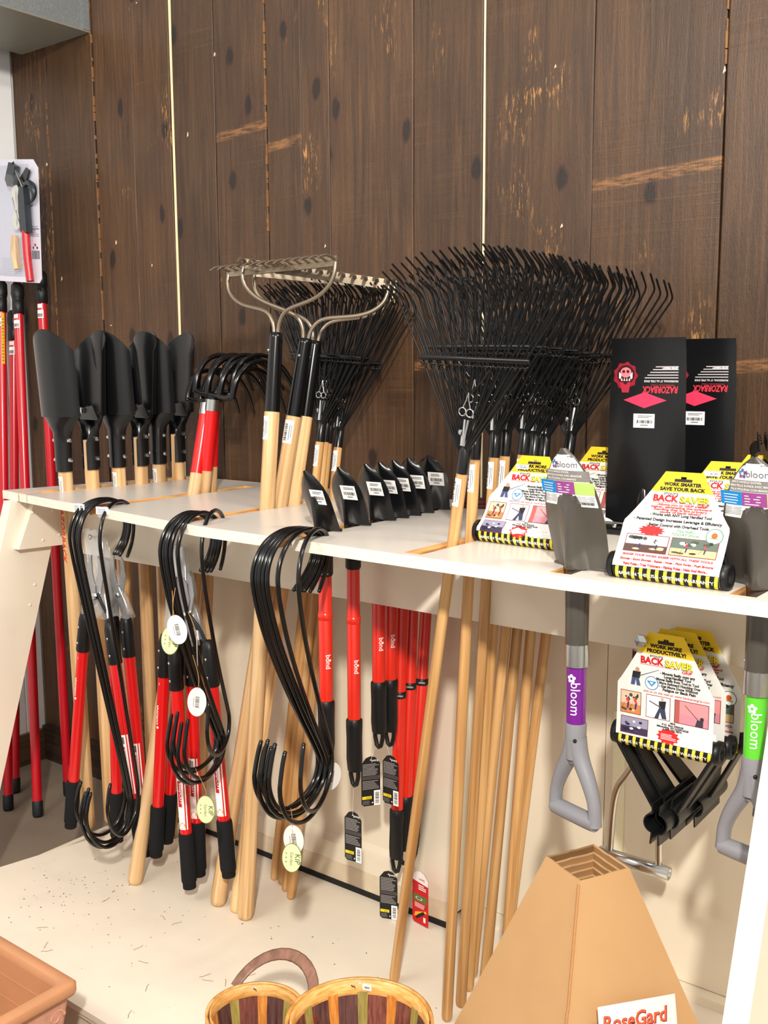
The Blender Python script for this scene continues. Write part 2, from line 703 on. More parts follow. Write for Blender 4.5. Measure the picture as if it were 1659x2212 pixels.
# ------------------------------------------------------------------ materials
PLANK = plank_material()
CREAM = P('cream_paint', (236, 226, 208), rough=0.36, vary=0.05, nscale=9, bump=0.06, bscale=60)
CREAMTOP = P('cream_top_paint', (214, 206, 196), rough=0.3, vary=0.04, nscale=7, bump=0.05, bscale=50)
CHIP = P('chipped_white_edge', (240, 232, 214), rough=0.5, vary=0.10, nscale=45, bump=1.0, bscale=60, stretch=(0.6, 1, 2.0))
PANELC = P('panel_cream', (228, 217, 195), rough=0.45, vary=0.05, nscale=5, bump=0.04, bscale=40)
PLAT = P('platform_paint', (230, 220, 202), rough=0.5, vary=0.07, nscale=11, bump=0.08, bscale=60)
RAWPLY = wood('raw_plywood_edge', (150, 100, 55), (214, 160, 98), (236, 190, 128), scale=(6, 6, 130), coat=0.0)
HANDLE = wood('ash_handle', (194, 148, 96), (222, 181, 128), (240, 207, 160))
HANDLE2 = wood('honey_handle', (172, 122, 68), (200, 153, 96), (222, 180, 122))
DARKWOOD = wood('brown_handle', (128, 78, 46), (158, 104, 64), (182, 130, 86))
BLACKM = P('black_steel_paint', (15, 16, 18), rough=0.27, vary=0.25, nscale=14, coat=0.12, spec=0.45)
BLACKG = P('black_gloss', (9, 9, 11), rough=0.2, coat=0.2, spec=0.4)
BLACKP = P('black_plastic', (19, 20, 22), rough=0.42, spec=0.35, bump=0.05, bscale=300)
FOAM = P('black_foam', (26, 27, 29), rough=0.85, spec=0.2, bump=0.3, bscale=700)
GREYM = P('dark_grey_enamel', (74, 70, 64), rough=0.3, vary=0.18, nscale=9, coat=0.25)
TINE = P('black_tine', (14, 15, 17), rough=0.4, spec=0.35)
CHROME = P('bright_zinc', (205, 208, 208), rough=0.22, metal=1.0)
BOWM = P('taupe_steel', (150, 136, 118), rough=0.3, metal=0.75, vary=0.1)
RED = P('red_paint', (214, 12, 18), rough=0.3, coat=0.35)
REDO = P('orange_red_paint', (222, 40, 22), rough=0.28, coat=0.35)
REDP = P('pole_red', (196, 14, 34), rough=0.28, coat=0.3)
WHITEP = P('white_paper', (228, 226, 221), rough=0.6)
GALV = P('galvanised', (150, 156, 158), rough=0.42, metal=0.55, vary=0.28, nscale=110)
CARDB = P('kraft_cardboard', (188, 148, 102), rough=0.8, vary=0.05, nscale=14, bump=0.06, bscale=220)
CARDE = P('cardboard_edge', (176, 126, 78), rough=0.9, vary=0.2, nscale=300)
TERRA = P('terracotta_plastic', (192, 136, 96), rough=0.6, vary=0.12, nscale=16)
TERRA2 = P('terracotta_rough', (206, 150, 126), rough=0.85, vary=0.2, nscale=60, bump=0.7, bscale=110)
GREYP = P('grey_grip_plastic', (132, 132, 138), rough=0.42, bump=0.03, bscale=400)
CLEAR = clear_plastic('clear_sleeve', amount=0.2)
STRING = P('tan_string', (196, 150, 96), rough=0.8)
CONC = P('concrete', (124, 110, 94), rough=0.8, vary=0.28, nscale=5, bump=0.15, bscale=30)
WHITEB = P('white_wall_board', (246, 247, 248), rough=0.45, vary=0.02)
DARKB = wood('dark_base', (34, 24, 20), (52, 37, 30), (66, 48, 38), scale=(3, 60, 60), coat=0.1)
BRNB = wood('brown_base', (70, 52, 36), (92, 70, 48), (112, 88, 62), scale=(3, 3, 60), coat=0.1)
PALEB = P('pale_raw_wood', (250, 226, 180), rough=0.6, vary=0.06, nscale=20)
ORANGEB = P('raw_orange_wood', (140, 98, 58), rough=0.7, vary=0.35, nscale=60)

# ------------------------------------------------------------------ the room
WY = 2.405
floor = MB().box((-3.9, -2.6, -0.08), (2.4, WY, 0.0), CONC).build('floor')
tag(floor, 'grey brown concrete floor of the shop', kind='structure')

wall = MB().box((-3.72, WY + 0.022, 0.0), (2.4, WY + 0.06, 3.7), ORANGEB).build('wall_back')
tag(wall, 'wall of dark stained vertical rough planks', kind='structure')
edges = [-3.661, -3.444, -3.162, -2.948, -2.746, -2.54, -2.312, -2.167, -2.053, -1.747, -1.516, -1.198, -0.87, -0.56, -0.27, 0.04, 0.35, 0.62, 0.95, 1.25, 1.6, 2.0, 2.4]
GAP = {-3.444: 0.005, -3.162: 0.0045, -2.948: 0.003, -2.746: 0.016, -2.312: 0.004, -1.516: 0.009, -0.87: 0.005}
for i in range(len(edges) - 1):
    a, b = edges[i], edges[i + 1]
    a += GAP.get(a, 0.0016) / 2
    b -= GAP.get(b, 0.0016) / 2
    rr = random.Random(i)
    y = WY + rr.uniform(-0.001, 0.003)
    m = MB()
    # slightly wavy sawn edges
    zs = [0.0 + 3.7 * k / 18 for k in range(19)]
    la = [(a + rr.uniform(-0.0014, 0.0014), z) for z in zs]
    lb = [(b + rr.uniform(-0.0014, 0.0014), z) for z in zs]
    if abs(edges[i + 1] + 2.746) < 1e-6:
        lb = [(x - 0.004 * (z > 2.2) + 0.007 * max(0, (z - 2.3)), z) for x, z in lb]
    cx = (a + b) / 2
    vs, fs = [], []
    for (xa, z), (xb, _) in zip(la, lb):
        vs += [(xa - cx, 0.02, z), (xa - cx, 0.002, z), (xa - cx + 0.003, 0, z), (xb - cx - 0.003, 0, z), (xb - cx, 0.002, z), (xb - cx, 0.02, z)]
    for k in range(len(zs) - 1):
        o = k * 6
        fs += [(o + j, o + j + 1, o + j + 7, o + j + 6) for j in range(5)]
    m.add(vs, fs, PLANK)
    p = m.build('plank', wall)
    p.location = (cx, y, 0)
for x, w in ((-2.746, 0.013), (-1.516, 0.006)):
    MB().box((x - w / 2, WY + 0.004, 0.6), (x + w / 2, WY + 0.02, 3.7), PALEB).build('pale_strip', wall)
# raw split edges beside a few joints
for x, z0, z1, sd in ((-3.444, 1.3, 2.62, 3), (-3.162, 1.5, 2.8, 5), (-2.312, 2.05, 3.4, 8), (-0.87, 2.3, 3.3, 9)):
    rr = random.Random(sd)
    m = MB()
    z = z0
    while z < z1:
        dz = rr.uniform(0.006, 0.035)
        w = rr.uniform(0.0008, 0.0032)
        m.box((x - w, WY - 0.0016, z), (x + w * 0.4, WY + 0.006, min(z1, z + dz)), ORANGEB)
        z += dz + rr.choice((0.0, 0.0, 0.003, 0.02, 0.05))
    tag(m.build('split_edge', wall), kind='stuff')
m = MB()
rr = random.Random(4)
for k in range(34):
    x, z = rr.uniform(-3.6, -0.6), rr.uniform(1.2, 3.1)
    w, h = rr.uniform(0.0015, 0.003), rr.uniform(0.002, 0.009)
    m.prism([(x - w, z - h), (x + w, z - h * 0.4), (x + w * 0.4, z + h)], lambda u, v, d: (u, WY - 0.0022 + d, v), 0, 0.004, PALEB)
tag(m.build('nail_mark', wall), kind='stuff')

lw = MB().box((-3.75, -2.6, 0.0), (-3.675, WY + 0.06, 3.7), WHITEB).build('wall_left')
tag(lw, 'white beadboard side wall', kind='structure')
bd = None
for k in range(40):
    y1 = WY - 0.004 - k * 0.088
    if bd is None:
        m = MB()
        prof = [(0.0, 0.0), (0.0, 0.0805), (-0.006, 0.083), (-0.006, 0.0862), (0.0, 0.088)]
        a = [(-3.661 + x, -y, 0.12) for x, y in prof]
        b = [(-3.661 + x, -y, 3.7) for x, y in prof]
        m.add(a + b, [(j, j + 1, 6 + j, 5 + j) for j in range(4)], WHITEB)
        bd = m.build('board', lw)
        bd.location = (0, y1, 0)
    else:
        c = bd.copy()
        COL.objects.link(c)
        c.location = (0, y1, 0)
bl = MB().box((-3.661, -2.6, 0.0), (-3.643, WY, 0.132), BRNB).build('baseboard_left')
tag(bl, 'brown wooden baseboard along the white wall', kind='structure')
bb = MB().box((-3.643, WY - 0.022, 0.0), (2.4, WY, 0.135), DARKB).box((-3.643, WY - 0.03, 0.135), (2.4, WY, 0.15), DARKB).build('baseboard_back')
tag(bb, 'dark stained baseboard under the plank wall', kind='structure')

dk = thing('metal_duct', 'galvanised rectangular duct box up in the corner above the planks', 'duct', (-3.37, 1.0, 2.81))
MB().box((-3.578, -2.2, 2.812), (-3.168, WY - 0.003, 3.4), GALV).build('casing', dk, True)
m = MB().box((-3.58, -2.2, 2.806), (-3.166, WY - 0.002, 2.812), P('duct_bottom_shade', (140, 138, 126), rough=0.5, metal=0.2, vary=0.08, nscale=20))  # underside shading put into the colour, darker than the galvanised casing
m.build('bottom_plate', dk, True)
MB().box((-3.166, WY - 0.03, 2.812), (-3.163, WY - 0.002, 3.4), GALV).build('flange', dk, True)

# ------------------------------------------------------------------ platform
pf = thing('display_platform', 'low cream painted platform with scuffs under the slotted tool table', 'platform', (-1.3, 1.7, 0.0))
up = lambda u, v, d: (u, v, d)
deck = [(-2.745, 1.31), (0.3, 1.31), (0.3, 2.245), (-2.53, 2.245), (-2.565, 2.117)]
MB().prism(deck, up, 0.126, 0.142, PLAT).build('deck', pf, True)
under = [(-2.735, 1.318), (0.3, 1.318), (0.3, 2.24), (-2.53, 2.24)]
MB().prism(under, up, 0.108, 0.1245, P('deck_layer', (222, 208, 186), rough=0.6, vary=0.12, nscale=60)).build('lower_layer', pf, True)
m = MB().box((-2.72, 1.332, 0.0), (0.3, 1.35, 0.108), PANELC).box((-2.72, 1.332, 0.0), (-2.70, 2.15, 0.108), PANELC)
m.build('skirt', pf, True)
rr = random.Random(21)
m = MB()
for k in range(150):
    x, y = rr.uniform(-2.65, -1.2), rr.uniform(1.33, 1.95)
    if rr.random() < 0.5:
        x, y = rr.gauss(-2.35, 0.13), rr.gauss(1.62, 0.09)
    r = rr.uniform(0.0005, 0.0017)
    a = rr.uniform(0, pi)
    l = r * rr.uniform(1, 2.4)
    c = [(x + l * cos(a) , y + l * sin(a)), (x - r * sin(a), y + r * cos(a)), (x - l * cos(a), y - l * sin(a)), (x + r * sin(a), y - r * cos(a))]
    if -2.6 < x and y > 1.33:
        m.prism(c, up, 0.1421, 0.143, P('grit', (96, 78, 60), rough=0.9))
for k in range(26):
    x, y, a = rr.uniform(-2.3, -1.25), rr.uniform(1.34, 1.7), rr.uniform(0, 2 * pi)
    p = []
    for q in range(6):
        p.append((x, y, 0.1428))
        x += 0.006 * cos(a)
        y += 0.006 * sin(a)
        a += rr.uniform(-0.5, 0.5)
    m.tube(p, 0.0006, P('pine_needle', (150, 112, 78), rough=0.8), n=4)
tag(m.build('litter'), 'pine needles and dark grit scattered over the platform', 'debris', kind='stuff')

# ------------------------------------------------------------------ slotted table
ZT, ZB = 1.252, 1.227
tb = thing('tool_display_table', 'cream painted A-frame table with slotted top holding upright garden tools', 'table', (-1.6, 1.9, 0.0))
FR = [(-2.857, 1.768), (-2.52, 1.719), (-2.36, 1.70), (-1.82, 1.627), (-1.2, 1.615), (-0.85, 1.608), (-0.36, 1.622)]
BK = 2.385


def fy(x):
    for (xa, ya), (xb, yb) in zip(FR, FR[1:]):
        if x <= xb:
            return ya + (yb - ya) * (x - xa) / (xb - xa)
    return FR[-1][1]


# slot: centre x at front, centre x at back, front y (None = open), back y, half width
SLOTS = [(-2.715, -2.652, 1.80, 2.352, 0.027), (-2.303, -2.303, None, 2.29, 0.022), (-1.902, -1.902, None, 2.31, 0.022),
         (-1.528, -1.528, None, 2.27, 0.022), (-1.19, -1.19, 1.636, 2.25, 0.022), (-0.858, -0.858, 1.632, 2.30, 0.022), (-0.532, -0.532, 1.642, 2.30, 0.022)]
m = MB()


def slab(poly, raw):
    """poly ccw; raw = set of edge indices with bare ply showing; front edges get chipped paint"""
    n = len(poly)
    m.add([(x, y, ZT) for x, y in poly], [tuple(range(n))], CREAMTOP)
    m.add([(x, y, ZB) for x, y in poly], [tuple(range(n - 1, -1, -1))], CREAM)
    for i in range(n):
        (xa, ya), (xb, yb) = poly[i], poly[(i + 1) % n]
        m.add([(xa, ya, ZB), (xb, yb, ZB), (xb, yb, ZT), (xa, ya, ZT)], [(0, 1, 2, 3)], RAWPLY if i in raw else CHIP)


def sx(k, y, side):
    a, b, f, e, w = SLOTS[k]
    f0 = f if f else fy(a)
    t = (y - f0) / (e - f0)
    return a + (b - a) * t + side * w


for i in range(len(SLOTS) + 1):
    lx = (lambda y: -2.857 + (y - 1.768) / (BK - 1.768) * 0.151) if i == 0 else (lambda y, k=i - 1: sx(k, y, 1))
    rx = (lambda y: -0.36) if i == len(SLOTS) else (lambda y, k=i: sx(k, y, -1))
    yl = 1.768 if i == 0 else fy(SLOTS[i - 1][0])
    yr = FR[-1][1] if i == len(SLOTS) else fy(SLOTS[i][0])
    x0, x1 = lx(yl), rx(yr)
    yl, yr = fy(x0), fy(x1)
    poly = [(x0, yl)] + [p for p in FR if x0 + 0.01 < p[0] < x1 - 0.01] + [(x1, yr), (rx(BK), BK), (lx(BK), BK)]
    n = len(poly)
    slab(poly, {n - 3} - ({n - 3} if i == len(SLOTS) else set()) | ({n - 1} if i > 0 else set()))
for k, (a, b, f, e, w) in enumerate(SLOTS):
    slab([(sx(k, e, -1), e), (sx(k, e, 1), e), (sx(k, BK, 1), BK), (sx(k, BK, -1), BK)], {0})
    if f:
        xa, xb = sx(k, f, -1), sx(k, f, 1)
        slab([(xa, fy(xa)), (xb, fy(xb)), (xb, f), (xa, f)], {2})
top = m.build('tabletop', tb, True)
MB().box((-2.735, 1.92, 1.05), (-0.30, 1.94, ZB), CREAM).build('apron', tb, True)
yz = lambda x0: (lambda u, v, d: (x0 + d, u, v))
MB().prism([(1.735, 1.082), (1.92, 1.075), (1.92, ZB), (1.80, ZB)], yz(-2.76), 0, 0.026, CREAM).build('gusset', tb, True)
MB().prism([(1.355, 0.0), (1.535, 0.0), (1.915, ZB), (1.735, ZB)], yz(-2.80), 0, 0.04, CREAM).build('leg', tb, True)
MB().prism([(1.34, 0.142), (1.52, 0.142), (1.922, ZB), (1.742, ZB)], yz(-0.49), 0, 0.04, CREAM).build('leg', tb, True)
for y, z in ((1.79, 1.19), (1.86, 1.185), (1.88, 1.11), (1.82, 1.10), (1.78, 0.9), (1.80, 0.96)):
    MB().sphere((-2.735 if z > 1.07 else -2.761, y, z), (0.004, 0.006, 0.006), CREAM, 8).build('screw_head', tb, True)
MB().box((-2.75, BK - 0.03, 1.08), (-0.36, BK, ZB), CREAM).build('wall_ledger', tb, True)
# lower back: framed panel on the left, flat board on the right
pyy = lambda z: 2.117 + 0.115 * (z - 0.142)


def tilt_box(x0, x1, z0, z1, dy0, dy1, mat):
    p = [(x0, pyy(z0) + dy0, z0), (x1, pyy(z0) + dy0, z0), (x1, pyy(z0) + dy1, z0), (x0, pyy(z0) + dy1, z0),
         (x0, pyy(z1) + dy0, z1), (x1, pyy(z1) + dy0, z1), (x1, pyy(z1) + dy1, z1), (x0, pyy(z1) + dy1, z1)]
    return MB().hexa(p, mat)


tilt_box(-2.47, -1.53, 0.25, 1.05, 0.022, 0.034, PANELC).build('recessed_panel', tb, True)
tilt_box(-2.56, -2.46, 0.16, 1.05, 0.0, 0.034, PANELC).build('stile', tb, True)
tilt_box(-1.535, -1.43, 0.16, 1.05, 0.0, 0.10, PANELC).build('stile', tb, True)
m = tilt_box(-2.46, -1.535, 0.205, 0.255, 0.0, 0.034, PANELC)
m.hexa([(-2.46, pyy(.255), .2551), (-1.535, pyy(.255), .2551), (-1.535, pyy(.255) + .024, .2551), (-2.46, pyy(.255) + .024, .2551),
        (-2.46, pyy(.255) + .012, .262), (-1.535, pyy(.255) + .012, .262), (-1.535, pyy(.28) + .024, .28), (-2.46, pyy(.28) + .024, .28)], PANELC)
m.build('bottom_rail', tb, True)
m = MB().hexa([(-2.575, 2.112, .158), (-1.42, 2.112, .158), (-1.42, 2.15, .158), (-2.575, 2.15, .158),
               (-2.575, 2.122, .205), (-1.42, 2.122, .205), (-1.42, 2.15, .205), (-2.575, 2.15, .205)], P('dusty_sill', (212, 196, 168), rough=0.7, vary=0.14, nscale=30))
m.build('sill', tb, True)
MB().box((-2.575, 2.108, 0.1425), (-1.42, 2.15, 0.158), P('black_rubber', (16, 16, 16), rough=0.7)).build('kick_strip', tb, True)
MB().box((-1.43, 2.222, 0.168), (-1.036, 2.236, 1.05), PANELC).build('back_board', tb, True)
MB().box((-1.034, 2.222, 0.168), (0.3, 2.236, 1.05), PANELC).build('back_board', tb, True)
MB().box((-1.012, 2.216, 0.168), (-0.982, 2.2225, 0.80), P('pale_yellow_batten', (236, 230, 196), rough=0.5)).build('batten', tb, True)
MB().box((-1.43, 2.19, 0.142), (0.3, 2.236, 0.166), PANELC).build('base_rail', tb, True)
# hanging hardware on the apron
for x, z in ((-2.56, 1.116), (-2.20, 1.108)):
    m = MB().tube([(x, 1.925, z), (x, 1.868, z + 0.004)], 0.003, CHROME, 8)
    m.lathe([(0.0, 0), (0.0085, 0.001), (0.009, 0.003), (0.004, 0.005), (0, 0.005)], CHROME, 12, M=Matrix.Translation((x, 1.868, z + 0.004)) @ Matrix.Rotation(pi / 2, 4, 'X'))
    m.build('hanging_screw', tb, True)
m = MB().tube([(-0.758, 1.925, 1.098), (-0.758, 1.775, 1.112)], 0.006, CHROME, 10)
m.lathe([(0.0, 0), (0.0125, 0), (0.0125, 0.009), (0.0, 0.011)], CHROME, 6, False, M=Matrix.Translation((-0.758, 1.775, 1.112)) @ Matrix.Rotation(pi / 2, 4, 'X'))
m.build('hanging_bolt', tb, True)


# ================================================================== TOOLS
def shaft(mb, z0, z1, r, mat, r0=None, n=14, butt=True):
    r0 = r0 or r
    if butt:
        mb.lathe([(0, z0), (r0 * 0.6, z0 + 0.001), (r0 * 0.9, z0 + 0.006), (r0, z0 + 0.016), (r, z0 + 0.35), (r, z1)], mat, n)
    else:
        mb.lathe([(r0, z0), (r, z1)], mat, n)
    return mb


# ---------------------------------------------------------------- post hole diggers
def digger(label, feet, tops, yaws, grp):
    c = (V(feet[0]) + V(feet[1])) / 2
    t = thing('post_hole_digger', label, 'digging tool', tuple(c), grp)
    first = None
    for i in (0, 1):
        M = Matrix.Translation(-c) @ pose(feet[i], tops[i], yaws[i])
        parts = []
        mb = shaft(MB(), 0, 1.262, 0.0215, HANDLE, n=16)
        h = mb.build('handle', t)
        parts.append(h)
        # blade: trough of rolled steel, then shoulder, then open socket round the handle
        rows = []
        H = 0.262
        W = 0.079
        nc = 13
        zb = 1.335
        sec = []  # (z, halfwidth, sagitta, yshift)
        for z, w, s, y in ((1.170, 0.026, 0.040, 0), (1.20, 0.026, 0.042, 0), (1.255, 0.026, 0.044, 0), (1.29, 0.030, 0.046, 0), (1.312, 0.045, 0.046, 0), (1.335, 0.068, 0.046, 0), (1.348, 0.076, 0.048, 0)):
            sec.append((z, w, s))
        grid = []
        for z, w, s in sec:
            row = []
            for j in range(nc):
                a = -1 + 2 * j / (nc - 1)
                if w < 0.04:
                    an = a * radians(150 if z < 1.27 else 120)
                    row.append((0.0245 * sin(an) * (w / 0.026), -0.0245 * cos(an), z))
                else:
                    row.append((w * sin(a * pi / 2 * 0.92) / sin(pi / 2 * 0.92), -s * cos(a * pi / 2 * 0.92) * 0.95 + 0.012, z))
            grid.append(row)
        m = MB().sheet(grid, 0.003, BLACKM)
        s_ = m.build('socket', t)
        parts.append(s_)
        grid = []
        for k in range(13):
            f = k / 12
            row = []
            for j in range(nc):
                a = -1 + 2 * j / (nc - 1)
                top = 0.262 - 0.066 * abs(a) ** 1.7
                z = 1.338 + top * f
                x = 0.0775 * sin(a * pi / 2 * 0.9) / sin(pi / 2 * 0.9)
                y = -0.052 * cos(a * pi / 2 * 0.9) + 0.012 - 0.012 * f
                row.append((x, y, z))
            grid.append(row)
        m = MB().sheet(grid, 0.0028, BLACKM)
        parts.append(m.build('blade', t))
        for z in (1.205, 1.265):
            for sgn in (-1, 1):
                m = MB()
                m.lathe([(0, 0), (0.0075, 0), (0.0075, 0.006), (0.005, 0.011), (0, 0.012)], CHROME, 6, False, M=Matrix.Translation((sgn * 0.027, -0.004, z)) @ Matrix.Rotation(sgn * pi / 2, 4, 'Y'))
                parts.append(m.build('bolt', t))
        for x in (-0.05, 0.05):
            parts.append(MB().sphere((x, -0.026, 1.362), (0.006, 0.004, 0.006), BLACKM, 8).build('rivet', t))
        # pivot plate across the inside foot of the blade
        m = MB().prism([(-0.07, 1.325), (0.07, 1.325), (0.062, 1.375), (0.02, 1.36), (-0.04, 1.37)], lambda u, v, d: (u, 0.006 + d, v), 0, 0.004, BLACKM)
        parts.append(m.build('pivot_plate', t))
        m = MB().lathe([(0, 0), (0.010, 0), (0.010, 0.006), (0.006, 0.009), (0, 0.009)], CHROME, 6, False, M=Matrix.Translation((0.012, 0.011, 1.353)) @ Matrix.Rotation(-pi / 2, 4, 'X'))
        parts.append(m.build('pivot_bolt', t))
        for p in parts:
            p.matrix_local = M
        if i == 0:
            barcode_sticker(h, on_tube(0.0215, -pi / 2 - 0.25), -0.014, 1.10, 0.014, 1.155, 3, False)
    if label.endswith('table'):
        d = Decal(on_tube(0.0215, -pi / 2 - 0.5))
        d.text('RAZORBACK', 0, 0.98, 0.022, (214, 50, 30), rot=-pi / 2, bold=0.02, shear=0.2, width=0.19)
        o = d.build('printed_lettering', t)
        o.matrix_local = Matrix.Translation(-c) @ pose(feet[0], tops[0], yaws[0])
    return t


GD = 'post hole diggers in the leftmost slot'
fz = 0.142
digger('post hole digger with rounded black blades nearest the front corner of the table',
       [(-2.684, 1.90, fz), (-2.668, 1.975, fz)], [(-2.69, 1.875, 1.6), (-2.672, 1.962, 1.6)], [0.12, pi - 0.1], GD)
digger('middle post hole digger of the three in the leftmost slot',
       [(-2.66, 2.07, fz), (-2.655, 2.145, fz)], [(-2.662, 2.058, 1.6), (-2.64, 2.133, 1.6)], [0.15, pi - 0.1], GD)
digger('post hole digger deepest in the leftmost slot, beside the red handled forks',
       [(-2.652, 2.215, fz), (-2.655, 2.30, fz)], [(-2.645, 2.212, 1.6), (-2.65, 2.298, 1.6)], [0.1, pi - 0.05], GD)


# ---------------------------------------------------------------- cultivators
def cultivator(M, label, grp, length):
    t = thing('garden_cultivator', label, 'fork', M=M, group=grp)
    Lh = length
    shaft(MB(), 0, Lh - 0.205, 0.0195, HANDLE, 0.0215, 16).build('handle', t)
    MB().lathe([(0.0198, Lh - 0.215), (0.0195, Lh - 0.03)], RED, 16).build('painted_grip', t)
    MB().lathe([(0.0215, Lh - 0.034), (0.0215, Lh + 0.0)], CHROME, 16).build('ferrule', t)
    m = MB()
    z = Lh + 0.012
    m.tube([(0, 0, Lh - 0.02), (0, 0, z)], [0.012, 0.016], BLACKG, 10)
    m.tube([(-0.086, 0.002, z + 0.02), (-0.083, 0, z + 0.004), (-0.06, 0, z), (0, 0, z), (0.06, 0, z), (0.083, 0, z + 0.004), (0.086, 0.002, z + 0.02)], 0.0085, BLACKG, 8)
    m.build('crossbar', t)
    for x in (-0.086, -0.029, 0.029, 0.086):
        p = [(x, 0, z), (x * 1.02, 0.0, z + 0.03), (x * 1.06, 0.012, z + 0.075), (x * 1.1, 0.045, z + 0.108), (x * 1.12, 0.10, z + 0.124), (x * 1.14, 0.16, z + 0.108), (x * 1.15, 0.21, z + 0.070), (x * 1.16, 0.245, z + 0.018)]
        q = []
        for i in range(len(p) - 1):
            for k in range(3):
                a, b = V(p[i]), V(p[i + 1])
                q.append(a + (b - a) * k / 3)
        q.append(V(p[-1]))
        for _ in range(3):
            q = [q[0]] + [(q[i - 1] + q[i] * 2 + q[i + 1]) / 4 for i in range(1, len(q) - 1)] + [q[-1]]
        n = len(q)
        MB().tube(q, [0.0092 * (1 - 0.62 * (i / n) ** 1.5) for i in range(n)], BLACKG, 8, flat=1.15, up=(1, 0, 0)).build('tine', t)
    d = Decal(on_tube(0.0205, -pi / 2 + 0.35))
    d.disc(0, Lh - 0.30, 0.006, (200, 30, 24), n=8)
    d.rect(-0.004, Lh - 0.33, 0.004, Lh - 0.31, (200, 30, 24))
    d.build('printed_mark', t)
    return t


GC = 'red necked cultivator forks in the second slot'
cultivator(pose((-2.279, 1.759, fz), (-2.329, 2.143, 1.516), 0.04), 'frontmost red necked cultivator with four curved black tines and bright ferrule', GC, 1.427)
cultivator(pose((-2.43, 2.02, fz), (-2.285, 2.125, 1.53), -0.06), 'second red necked cultivator, half hidden behind the frontmost one', GC, 1.40)
cultivator(pose((-2.36, 2.08, fz), (-2.325, 2.165, 1.53), -0.12), 'red necked cultivator farthest back in the second slot, head against the wall', GC, 1.40)


# ---------------------------------------------------------------- bow rakes
def bow_rake(M, label, grp, seed):
    t = thing('bow_rake', label, 'rake', M=M, group=grp)
    MB().lathe([(0, 0), (0.012, 0.001), (0.0195, 0.006), (0.0225, 0.018), (0.0225, 0.10), (0.0195, 0.45), (0.0205, 1.378)], HANDLE, 16).build('handle', t)
    hd = children(t)[0]
    m = MB().lathe([(0.0208, 1.374), (0.0205, 1.40), (0.0178, 1.57), (0.0172, 1.582), (0.010, 1.584)], BLACKG, 16)
    m.build('ferrule', t)
    MB().sphere((-0.006, -0.0185, 1.535), 0.0042, CHROME, 8).build('rivet', t)
    for sg in (-1, 1):
        p = [(0.006, 0, 1.55), (0.007, 0, 1.59), (0.013, -0.002, 1.613), (0.028, -0.003, 1.634), (0.052, -0.004, 1.645), (0.09, -0.004, 1.653), (0.13, -0.004, 1.662),
             (0.165, -0.003, 1.678), (0.19, -0.002, 1.702), (0.199, -0.001, 1.728), (0.1985, 0, 1.752)]
        q = [V((x * sg, y, z)) for x, y, z in p]
        for _ in range(2):
            q2 = []
            for a, b in zip(q, q[1:]):
                q2 += [a * 0.75 + b * 0.25, a * 0.25 + b * 0.75]
            q = [q[0]] + q2 + [q[-1]]
        MB().tube(q, 0.0056, BOWM, 8, caps=True).build('bow_arm', t)
    MB().box((-0.203, -0.003, 1.742), (0.203, 0.003, 1.768), BOWM).build('head_bar', t)
    tm = None
    for k in range(14):
        x = -0.196 + 0.392 * k / 13
        if tm is None:
            q = [(0, 0.0, 1.758), (0, -0.016, 1.764), (0, -0.036, 1.764), (0, -0.054, 1.758), (0, -0.068, 1.749)]
            o = MB().tube(q, [0.006, 0.0062, 0.0056, 0.0045, 0.0028], BOWM, 8, flat=0.7, up=(0, 0, 1)).build('tine', t)
            tm = o
        else:
            o = tm.copy()
            COL.objects.link(o)
        o.location = (x, 0, 0)
    if seed:
        barcode_sticker(hd, on_tube(0.0206, -pi / 2 - 0.35), -0.016, 1.30, 0.016, 1.362, seed, False)
    return t


GB = 'bow rakes in the third slot'
bow_rake(pose((-1.887, 1.819, fz), (-1.898, 1.997, 1.713), -0.03), 'leftmost bow rake with taupe steel head lifted highest', GB, 5)
bow_rake(pose((-2.001, 1.824, fz), (-1.853, 2.062, 1.695), 0.52), 'middle bow rake with a white sticker under its black ferrule, head turned right', GB, 6)
bow_rake(pose((-1.931, 1.831, fz), (-1.881, 2.135, 1.697), 0.46), 'rightmost bow rake, its ferrule tucked behind the stickered one', GB, 0)


